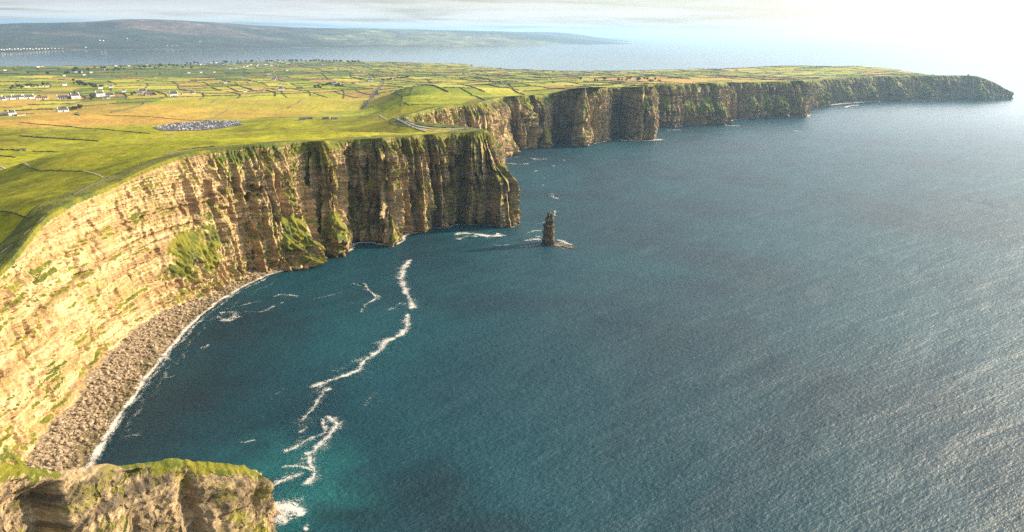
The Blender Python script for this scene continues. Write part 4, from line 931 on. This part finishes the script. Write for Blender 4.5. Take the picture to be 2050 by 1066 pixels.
near_h = [
 (3,201,12,'bungalow','white bungalow cut by the left edge of the row of long bungalows'), (17,199.5,19,'bungalow','white bungalow second from the left edge in the row of long bungalows'), (36,198.5,19,'bungalow','white bungalow in the middle of the row of long bungalows'),
 (56,198,20,'bungalow','white bungalow with dark roof near the right end of the bungalow row'), (84,199,17,'cream','cream roofed-over bungalow at the right end of the bungalow row'), (127,198.5,17,'bungalow','long white cottage left of the roadside trees'), (151,198,14,'two','white house just right of the roadside trees'),
 (200,193.5,13,'two','two-storey white house left in the farm hamlet'), (220,193,13,'bungalow','white house right in the farm hamlet'), (213,197.5,11,'bungalow','low white house in front of the farm hamlet'), (126,223.5,16,'bungalow','lone white cottage beside the dark copse'),
 (24,231,10,'two','white farmhouse at the left edge near the ochre moor'), (30,232.5,7,'stone','grey shed in front of the farmhouse by the ochre moor'), (42,231.5,12,'cream','cream outbuilding right of the farmhouse by the ochre moor'), (8,231,12,'stone','low grey shed at the left edge by the ochre moor'),
 (275,190,17,'barn','brown barn at the left of the big farmstead'), (300,191,18,'barn','brown barn at the right of the big farmstead'), (286,188,12,'two','white farmhouse inside the big farmstead'), (46,301,9,'stone','small stone cottage at the end of the wall on the near green slope'),
 (348,194,14,'two','white house with grey roof right of the big farmstead'), (341,188.5,12,'cream','cream house above the grey-roofed house'), (371,189,13,'cream','cream house left in the row above the yellow field'), (384,188.5,11,'bungalow','white house centre in the row above the yellow field'), (396,188,11,'cream','cream house at the right end of the row above the yellow field'),
 (607,240.5,13,'stone','low grey stone visitor building nearest the cliffs, left one'), (620,239,11,'stone','low grey stone visitor building in the middle'), (652,239,12,'stone','grey stone visitor building among paths'), (670,239.5,12,'stone','grey stone visitor building at the right end'),
 (668,170.5,9,'two','white house on the rim of the wooded farm'), (674,170,9,'barn','brown barn beside the wooded farm'), (741,164,9,'two','white house left of the head of the straight road'), (548,161,11,'bungalow','white farm below the diagonal field lane'), (557,158,12,'barn','brown barn above the white farm'), (562,182,9,'two','white house at the left of the roadside group'), (600,178,11,'barn','brown barn in the roadside group')]
for a in near_h: house(*a[:5])
z8 = [(200,325),(250,328),(300,327),(465,325),(720,300),(735,292),(770,275),(800,292),(780,340),(820,340),(850,345),(790,395),(845,392),(905,385),(1015,380),(400,415),(440,415),(480,415),(520,412),(570,410),(610,410),(1360,345),(1500,325),(1530,325),(1560,323),(1640,312),(1790,300),(1830,295),(1870,290),(1920,280),(665,240),(690,238),(650,238),(725,212),(745,212),(930,212),(850,205),(1060,200),(1100,195),(1270,190),(1300,187),(1360,190),(1390,190),(1440,195),(1480,190),(1550,215),(1600,220),(1050,160),(935,155),(1100,150),(1170,150),(1200,150),(1230,148),(1690,150),(1700,145),(1780,180)]
for k, (x, y) in enumerate(z8):
    px, py = 400+x/4.88, 100+y/4.88
    house(px, py, 5.5 if y > 240 else 4.2, ['bungalow', 'two', 'cream', 'bungalow', 'barn'][k % 5] if y > 140 else 'bungalow', None, None, y > 290)
vill = [(320,185),(345,185),(300,190),(335,190),(570,148),(600,148),(620,148),(640,148),(655,148),(700,155),(760,155),(800,125),(850,135),(870,135),(40,145),(10,148),(160,130),(270,140),(335,140),(430,170),(460,165),(500,150),(515,150),(480,155),(700,130),(680,125),(780,120),(825,115),(640,120),(600,125),(140,222),(110,130),(390,160),(560,160),(730,142),(230,150)]
for x, y in vill: house(400+x/4.88, 100+y/4.88, 3.6, 'two', 'tiny white house among the trees of the bay-side village', 'village houses beside the bay', False)
for x, y in [(248,184.5),(222,176.5),(201,178),(54,174.5),(75,174),(83,174),(95,173.5),(129,171.5)]: house(x, y, 6.5, 'two' if x > 100 else 'bungalow', 'small white house among the hedges left of centre on the plain', 'small white houses among the hedges', False)
for x, y in [(128,153),(168,151),(152,145.5),(162,145.5),(182,146),(76,135),(84,134.5),(10,142),(232,133),(211,139.5),(258,133),(294,131),(392,129),(378,147),(402,146),(409,130)]: house(x, y, 4, 'two', 'tiny white house on the dark wooded strip by the bay', 'houses on the wooded strip', False)
zr = [(20,335),(100,345),(150,348),(230,352),(350,368),(420,378),(570,394),(640,394),(710,394),(1310,415),(1600,386),(1820,432),(95,408),(1965,382)]
for x, y in zr: house(900+x/3.417, 30+y/3.417, 4.5, 'bungalow', 'small white house on the green strip behind the far cliffs', 'houses behind the far cliffs', False)
for x, y in [(235,322),(105,367),(670,324),(415,328)]: house(1400+x/3.154, 40+y/3.154, 4, 'bungalow', 'small white house on the green strip behind the far cliffs', 'houses behind the far cliffs', False)
for o in list(C.objects):
    if o.name.split('.')[0] in ('house', 'barn') and o.parent is None and 'label' not in o:
        kd = 'brown barn' if o.name.startswith('barn') else 'small pale house'
        q = proj(o.location[:]); reg = 'left' if q[0] < 560 else 'right'
        o['label'] = kd+' scattered among the small fields '+('left of the slanting farm lane' if reg == 'left' else 'between the farm lane and the straight road'); o['group'] = 'farms on the plain'

# utility poles
M_WOODP = plain('pole_wood', (.38, .33, .26), .9, .1)
pole_m = make_mesh('pole', *merge([cyl2(0, 0, -1, .35, .22, 14) for cyl2 in [lambda x, y, z0, r0, r1, h: ([(x+r*math.cos(6.2832*i/8), y+r*math.sin(6.2832*i/8), zz) for zz, r in ((z0, r0), (z0+h, r1)) for i in range(8)], [[i, (i+1) % 8, 8+(i+1) % 8, 8+i] for i in range(8)]+[list(range(8, 16))])]]), M_WOODP, link=False).data
arm_m = make_mesh('crossarm', *box(-1.6, 1.6, -.15, .15, 11.4, 11.8), M_WOODP, link=False).data
for x, y, lab in ((19,243,'pale utility pole below the farmhouse at the left edge'),(60,240,'pale utility pole at the left end of the ochre moor'),(116,228,'pale utility pole before the lone white cottage'),(129,235,'left one of two poles at the edge of the ochre moor'),(136,235,'right one of two poles at the edge of the ochre moor'),(112,204,'pale utility pole near the bungalow row')):
    p = onland(x, y); r = empty('utility_pole', p, .3, lab, 'utility pole', 'utility poles'); child(pole_m, 'pole', r); child(arm_m, 'crossarm', r)

# ------------------------------------------------------------------ watch towers on the headlands
def ringtower(name, loc, r, h, label, battlement=True):
    rt = empty(name, loc, 0, label, 'tower'); n = 20
    V = [(rr*math.cos(6.2832*i/n), rr*math.sin(6.2832*i/n), z) for z, rr in ((-3, r*1.08), (0, r*1.05), (h, r), (h+.01, r+.25), (h+.8, r+.25), (h+.8, r-.5), (h, r-.5)) for i in range(n)]
    F_ = [[k*n+i, k*n+(i+1) % n, (k+1)*n+(i+1) % n, (k+1)*n+i] for k in range(6) for i in range(n)]+[list(range(6*n, 7*n))]
    make_mesh('wall', V, F_, M_CREAMST, parent=rt)
    if battlement:
        m_ = []
        for i in range(0, n, 2):
            a, b = 6.2832*i/n, 6.2832*(i+1)/n
            q = [(rr*math.cos(t), rr*math.sin(t)) for rr, t in ((r+.25, a), (r+.25, b), (r-.5, b), (r-.5, a))]; m_.append(([(x, y, z) for z in (h+.78, h+1.7) for x, y in q], [[0,1,5,4],[1,2,6,5],[2,3,7,6],[3,0,4,7],[4,5,6,7]]))
        make_mesh('battlements', *merge(m_), M_CREAMST, parent=rt)
    for zz in (h*.35, h*.7):
        make_mesh('window', *box(-.4, .4, -r*1.04-.08, -r*.96, zz, zz+1.5), M_GLASS, parent=rt)
    make_mesh('door', *box(r*.2, r*.2+1.1, -r*1.05-.1, -r*.93, 0, 2.3), M_DOOR, parent=rt)
    return rt
M_CREAMST = plain('tower_stone', (0.55, 0.49, 0.40), .9, .2, .9)
p = onland(931.5, 260)
rt = ringtower('watch_tower', (p[0], p[1], p[2]-.2), 1.45, 10.5, 'slim pale stone tower standing at the end of the headland path')
sg = empty('stair_turret', (p[0]+4.1, p[1]+1, p[2]-.2), 0, 'shorter pale stone turret just right of the headland tower', 'turret')
make_mesh('wall', *box(-.8, .8, -.8, .8, -2, 7.6), M_CREAMST, parent=sg); make_mesh('cap', *box(-1, 1, -1, 1, 7.62, 8.3), M_CREAMST, parent=sg)
p = onland(1938, 153.2)
ms = empty('ruined_tower', (p[0], p[1], p[2]-1), .3, 'squat dark ruined tower on the farthest headland', 'tower')
make_mesh('wall', *merge([box(-5, 5, -4, -3, -3, 12), box(-5, 5, 3, 4, -3, 10), box(-5, -4, -3, 3, -3, 12.5), box(4, 5, -3, 3, -3, 9)]), M_STONEW, parent=ms); make_mesh('parapet', *box(-5.3, -2, -4.3, -2.7, 12.02, 15), M_STONEW, parent=ms)
p = onland(937, 262)
fieldwall('parapet_wall', [(p[0]-45, p[1]-2), (p[0]-15, p[1]-1), (p[0]+22, p[1]-3)], 1.2, 1.6, M_CREAMST, 'low pale parapet wall round the tower viewpoint', 'wall', world=True)
fieldwall('stone_fence', [(805,236.5),(822,246),(845,253),(878,256.3),(915,256.8)], 1.6, 1.8, M_FLAG, 'flagstone fence along the cove side of the tower path', 'fence')
fieldwall('stone_fence', [(793,238.5),(808,247),(828,256),(852,265)], 1.6, 1.8, M_FLAG, 'flagstone fence along the landward side of the tower path', 'fence')

# ------------------------------------------------------------------ trees
mC, gg, bb, _ = newmat("foliage"); pc = geom_pos(gg)
gg.put(bb.inputs['Base Color'], gg.ramp(gg.noise(pc, .35, 4, .7), [(.3, (.018, .030, .010)), (.55, (.040, .062, .018)), (.75, (.075, .090, .022))])); bb.inputs['Roughness'].default_value = .9
M_BARK = plain('bark', (.09, .065, .045), .95, .2)
def tree_proto(seed):
    r = np.random.default_rng(seed); V, F_ = [], []; n0 = 0
    for k in range(7):
        c = np.array([r.normal(0, 1.7), r.normal(0, 1.7), 5.5+r.uniform(-1.4, 2.6)]); v = IV*(1+.28*pn(IV[:, 0]*2+seed+k, IV[:, 1]*2, IV[:, 2]*2))[:, None]*r.uniform(1.3, 2.2)*np.array([1, 1, .8])+c; V.append(v); F_ += [[a+n0 for a in f] for f in IF.tolist()]; n0 += len(v)
    for k in range(260):
        d = r.normal(size=3); d /= np.linalg.norm(d); c = d*np.array([3.6, 3.6, 2.9])*r.uniform(.75, 1.08)+np.array([0, 0, 5.6]); a = r.normal(size=3)*.42; b = r.normal(size=3)*.42; V.append(np.array([c-a, c+b, c+a, c-b])); F_.append([n0, n0+1, n0+2, n0+3]); n0 += 4
    cr = make_mesh('crown', np.concatenate(V), F_, mC, link=False).data
    tv = []
    for zz, rr in ((-1.2, .5), (2, .36), (5.5, .16)): tv += [(rr*math.cos(6.2832*i/7)+.1*zz*.3, rr*math.sin(6.2832*i/7), zz) for i in range(7)]
    tr = make_mesh('trunk', tv, [[k*7+i, k*7+(i+1) % 7, (k+1)*7+(i+1) % 7, (k+1)*7+i] for k in range(2) for i in range(7)], M_BARK, link=False).data
    return cr, tr
TP = [tree_proto(s) for s in range(4)]
def tree(x, y, z, s, label, group):
    r = empty('tree', (x, y, z), rng.uniform(0, 6.28), label, 'tree', group); r.scale = (s*rng.uniform(.9, 1.3), s*rng.uniform(.9, 1.3), s); cr, tr = TP[int(rng.integers(4))]; child(cr, 'crown', r); child(tr, 'trunk', r)
def treeline(pts, n, s, sp, label, group):
    P = np.array(pts, float); L = arclen(P)
    for k in range(n):
        q = interp(L, P, [rng.uniform(0, L[-1])])[0]; p = onland(q[0]+rng.normal()*sp, q[1]+rng.normal()*sp*.22); tree(p[0], p[1], p[2], s*rng.uniform(.7, 1.3), label, group)
treeline([(380,128),(470,125),(560,124),(640,123.5),(720,126)], 70, 2.6, 3, 'dark tree in the shelter belt of the bay-side village', 'trees of the bay-side village')
treeline([(262,191),(285,186),(312,192)], 16, 1.3, 3, 'dark tree round the big brown-roofed farmstead', 'trees round the big farmstead')
treeline([(142,192),(140,201)], 5, 1.8, 1, 'tall roadside tree between the white cottages', 'roadside trees by the white cottages')
treeline([(186,190),(184,203)], 5, 1.8, 1, 'tree at the left end of the farm hamlet', 'trees by the farm hamlet')
treeline([(146,163),(155,168),(175,173),(200,177)], 24, 1.9, 4, 'dark bushy tree in the old parkland copse', 'trees of the parkland copse')
treeline([(136,222),(150,220),(162,218)], 12, 1.5, 3, 'dark tree in the copse beside the lone cottage', 'trees of the cottage copse')
treeline([(632,177),(650,172),(668,171),(690,177)], 26, 1.6, 4, 'dark tree in the wood round the inland farm', 'trees of the farm wood')
treeline([(765,163),(790,160),(820,157)], 16, 1.5, 3, 'tree at the head of the straight road', 'trees at the road head')
treeline([(1150,160),(1210,164),(1260,161),(1320,163)], 24, 1.6, 8, 'dark scrubby tree on the plain behind the cliffs', 'scrub trees behind the cliffs')
treeline([(100,172),(60,173),(30,178)], 16, 1.7, 6, 'dark tree in the hedged fields at the left', 'trees in the left fields')
treeline([(20,147),(120,150),(250,140),(380,135)], 40, 2.6, 14, 'dark tree on the wooded strip by the bay', 'trees on the wooded strip')

# ------------------------------------------------------------------ land across the bay
def atY(px, py, Y): d = ray(px, py); t = Y/d[1]; return np.array([d[0]*t, Y, CAM_H+d[2]*t])
HP = []
shore2 = [(-250,112),(0,107),(60,105.5),(120,102),(200,100),(400,99.3),(550,97),(700,95.5),(900,94),(1050,93),(1095,92.3),(1135,89.6),(1250,84),(1350,79.5)]
for x, y in shore2:
    q = at(x, y, 0); HP.append(q); HP.append(q*np.array([.93, .93, 0])+np.array([0, 0, -60]))
for x, y, Y in [(-250,50,18500),(-120,48,18500),(0,47,18500),(60,45.5,18500),(110,45,18500),(170,43.5,19000),(240,38.8,19000),(280,38.5,19200),(320,40,19500),(370,43,20000),(420,47,20500),(500,52,21500),(600,54,24000),(700,56,27000),(800,58.5,30000),(900,60.5,34000),(1000,62.5,38000),(1150,67.6,44000)]:
    q = atY(x, y, Y); HP.append(q); HP.append(q*np.array([1.3, 1.3, 0])+np.array([0, 0, max(40., q[2]*.45)]))
for x, y, Y in [(0,75,14500),(0,62,16500),(200,75,16000),(200,58,17500),(400,78,17500),(400,62,19000),(600,76,20500),(800,76,23000),(1000,78,26000),(1150,78,31000)]: HP.append(atY(x, y, Y))
for q in [(6500,45000,-120),(12000,60000,-150),(4500,24000,-80),(9000,40000,-120)]: HP.append(np.array(q, float))
for x, Y in ((1330,30000),(1330,42000),(1330,54000),(1420,36000)): HP.append(atY(x, 78, Y)*np.array([1, 1, 0])+np.array([0, 0, -90]))
SCL = 15000.0
FIT2 = tps_fit(np.array(HP), 1e-6)
an3 = np.linspace(math.radians(-44), math.radians(14), 560); ra3 = np.geomspace(10500, 60000, 300); A3, R3 = np.meshgrid(an3, ra3, indexing='ij'); X3 = np.sin(A3)*R3; Y3 = np.cos(A3)*R3
Z3 = tps_eval(FIT2, X3, Y3).reshape(X3.shape); lift = sstep(Z3, 0, 120)
Z3 = Z3+lift*(15*fbm(X3/1500, Y3/1500, 1.1, 5)-22)+3*fbm(X3/500, Y3/500, 9.9, 3)
SCL = 3000.0
def bl3(px, py, Y, rx, ry): c = atY(px, py, Y); dd = np.hypot((X3-c[0])/rx, (Y3-c[1])/ry)+.6*fbm(X3/1400, Y3/1400, 6.6, 4); return sstep(dd, 1.25, .75)[..., None]
u3, v3 = X3*math.cos(.5)+Y3*math.sin(.5), -X3*math.sin(.5)+Y3*math.cos(.5); id3 = hsh(np.floor(u3/330+.4*np.sin(v3/900)).astype(int), np.floor(v3/520+.5*np.sin(u3/1100)).astype(int), 6)
p3 = np.array([(.035,.060,.022),(.050,.078,.026),(.028,.045,.020),(.075,.090,.030),(.100,.090,.045),(.022,.036,.020)]); c3 = 0.33*p3[np.searchsorted([.25, .5, .7, .84, .93], id3)]*(1+.5*fbm(X3/700, Y3/700, 2.5, 4))[..., None]  # hill colours darkened overall, cloud shadow painted into them
brown = np.array((.085, .058, .042))
m_ = np.clip(bl3(330, 46, 19300, 2300, 1100)+.7*bl3(500, 52, 21500, 2200, 500)+.8*bl3(130, 64, 16500, 900, 300), 0, 1); c3 = c3*(1-m_)+brown*m_
m_ = np.clip(bl3(950, 78, 24000, 4200, 4500), 0, 1); c3 = c3*(1-m_)+np.array((.12, .125, .06))*(1+.5*fbm(X3/500, Y3/500, 2.5, 3))[..., None]*m_
m_ = sstep(Z3, 8, 1)[..., None]; c3 = c3*(1-m_)+np.array((.10, .085, .06))*m_
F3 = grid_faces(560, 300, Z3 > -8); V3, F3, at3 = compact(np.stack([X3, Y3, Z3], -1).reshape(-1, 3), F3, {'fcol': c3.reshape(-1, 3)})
mF, gg, bb, _ = newmat("far_country"); pf = geom_pos(gg); col_ = gg.attr('fcol', 'Color')
kk = gg.math('MULTIPLY', gg.ramp(gg.noise(pf, .0035, 5, .8), [(.3, .15), (.5, .8), (.62, 1.6), (.72, 3.6)]), gg.ramp(gg.noise(pf, .0008, 4, .7), [(.35, .5), (.65, 1.5)]))
gg.put(bb.inputs['Base Color'], gg.mix(1.0, col_, kk, 'MULTIPLY')); bb.inputs['Roughness'].default_value = .95
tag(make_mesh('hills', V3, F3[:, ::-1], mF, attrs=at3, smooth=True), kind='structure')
# far low islands and capes near the horizon
def mound(pxa, pxb, py, thick, h):
    a = at(pxa, py, 0)[:2]; b = at(pxb, py+(pxb-pxa)*.0140, 0)[:2]; n, m = 60, 9; t = np.linspace(0, 1, n); s = np.linspace(-1, 1, m); Tt, Ss = np.meshgrid(t, s, indexing='ij'); d = b-a; nn = np.array([-d[1], d[0]])/np.hypot(*d)
    P = a+d*Tt[..., None]+nn*(Ss*thick*np.sqrt(np.clip(1-(2*Tt-1)**2, 0, 1)))[..., None]; Zz = h*(1-Ss**2)*(1-(2*Tt-1)**4)*(1+.5*pn(Tt*7, pxa, .2))-2
    return make_mesh('island', np.c_[P.reshape(-1, 2), Zz.ravel()], grid_faces(n, m), M_ISL, smooth=True)
M_ISL = plain('island_turf', (.06, .07, .04), .95, .3, .002)
for a in [(1490,1525,81,400,28),(1535,1635,81.2,700,34),(1690,1800,75.0,1500,90)]: tag(mound(*a), kind='structure')
# town across the bay
twn = [(3,100),(8,101),(14,100),(19,99),(24,100.5),(30,99),(36,98.5),(42,99.5),(48,98),(54,99),(60,98.5),(66,99.5),(72,98),(78,99),(84,98),(90,98.5),(96,98),(103,97.5),(110,98),(118,97.5),(125,98),(172,95.5),(335,92),(345,92.5),(355,92),(200,81.5),(207,82),(255,78),(400,84)]
def onfar(px, py):
    d = ray(px, py); d = d/np.hypot(d[0], d[1]); r = np.linspace(10500, 30000, 500); Xr, Yr = d[0]*r, d[1]*r; Zr = CAM_H+d[2]*r; hh_ = tps2(Xr, Yr); k = int(np.argmax(Zr < np.maximum(hh_, 0))); return np.array([Xr[k], Yr[k], max(hh_[k], 2)])
def tps2(x, y):
    global SCL
    SCL = 15000.0; o = tps_eval(FIT2, x, y); SCL = 3000.0; return o
for x, y in twn:
    p = onfar(x, y); house(0, 0, 2.0, 'two', 'tiny white building of the town across the bay', 'town buildings across the bay', False, p=p)

# ------------------------------------------------------------------ haze
v, f = box(-90000, 90000, -90000, 90000, -60, 760)
hz = make_mesh('haze', v, f); tag(hz, 'pale sea haze filling the air over the coast', 'haze', kind='stuff')
mh = bpy.data.materials.new('haze'); mh.use_nodes = True; t_ = mh.node_tree
for n in list(t_.nodes): t_.nodes.remove(n)
pv = t_.nodes.new('ShaderNodeVolumePrincipled'); oo = t_.nodes.new('ShaderNodeOutputMaterial'); t_.links.new(pv.outputs[0], oo.inputs['Volume'])
pv.inputs['Color'].default_value = (0.42, 0.70, 1.0, 1); pv.inputs['Density'].default_value = 2.1e-5; pv.inputs['Anisotropy'].default_value = 0.38
hz.data.materials.append(mh); hz.display_type = 'WIRE'
print('script', time.time()-T00)
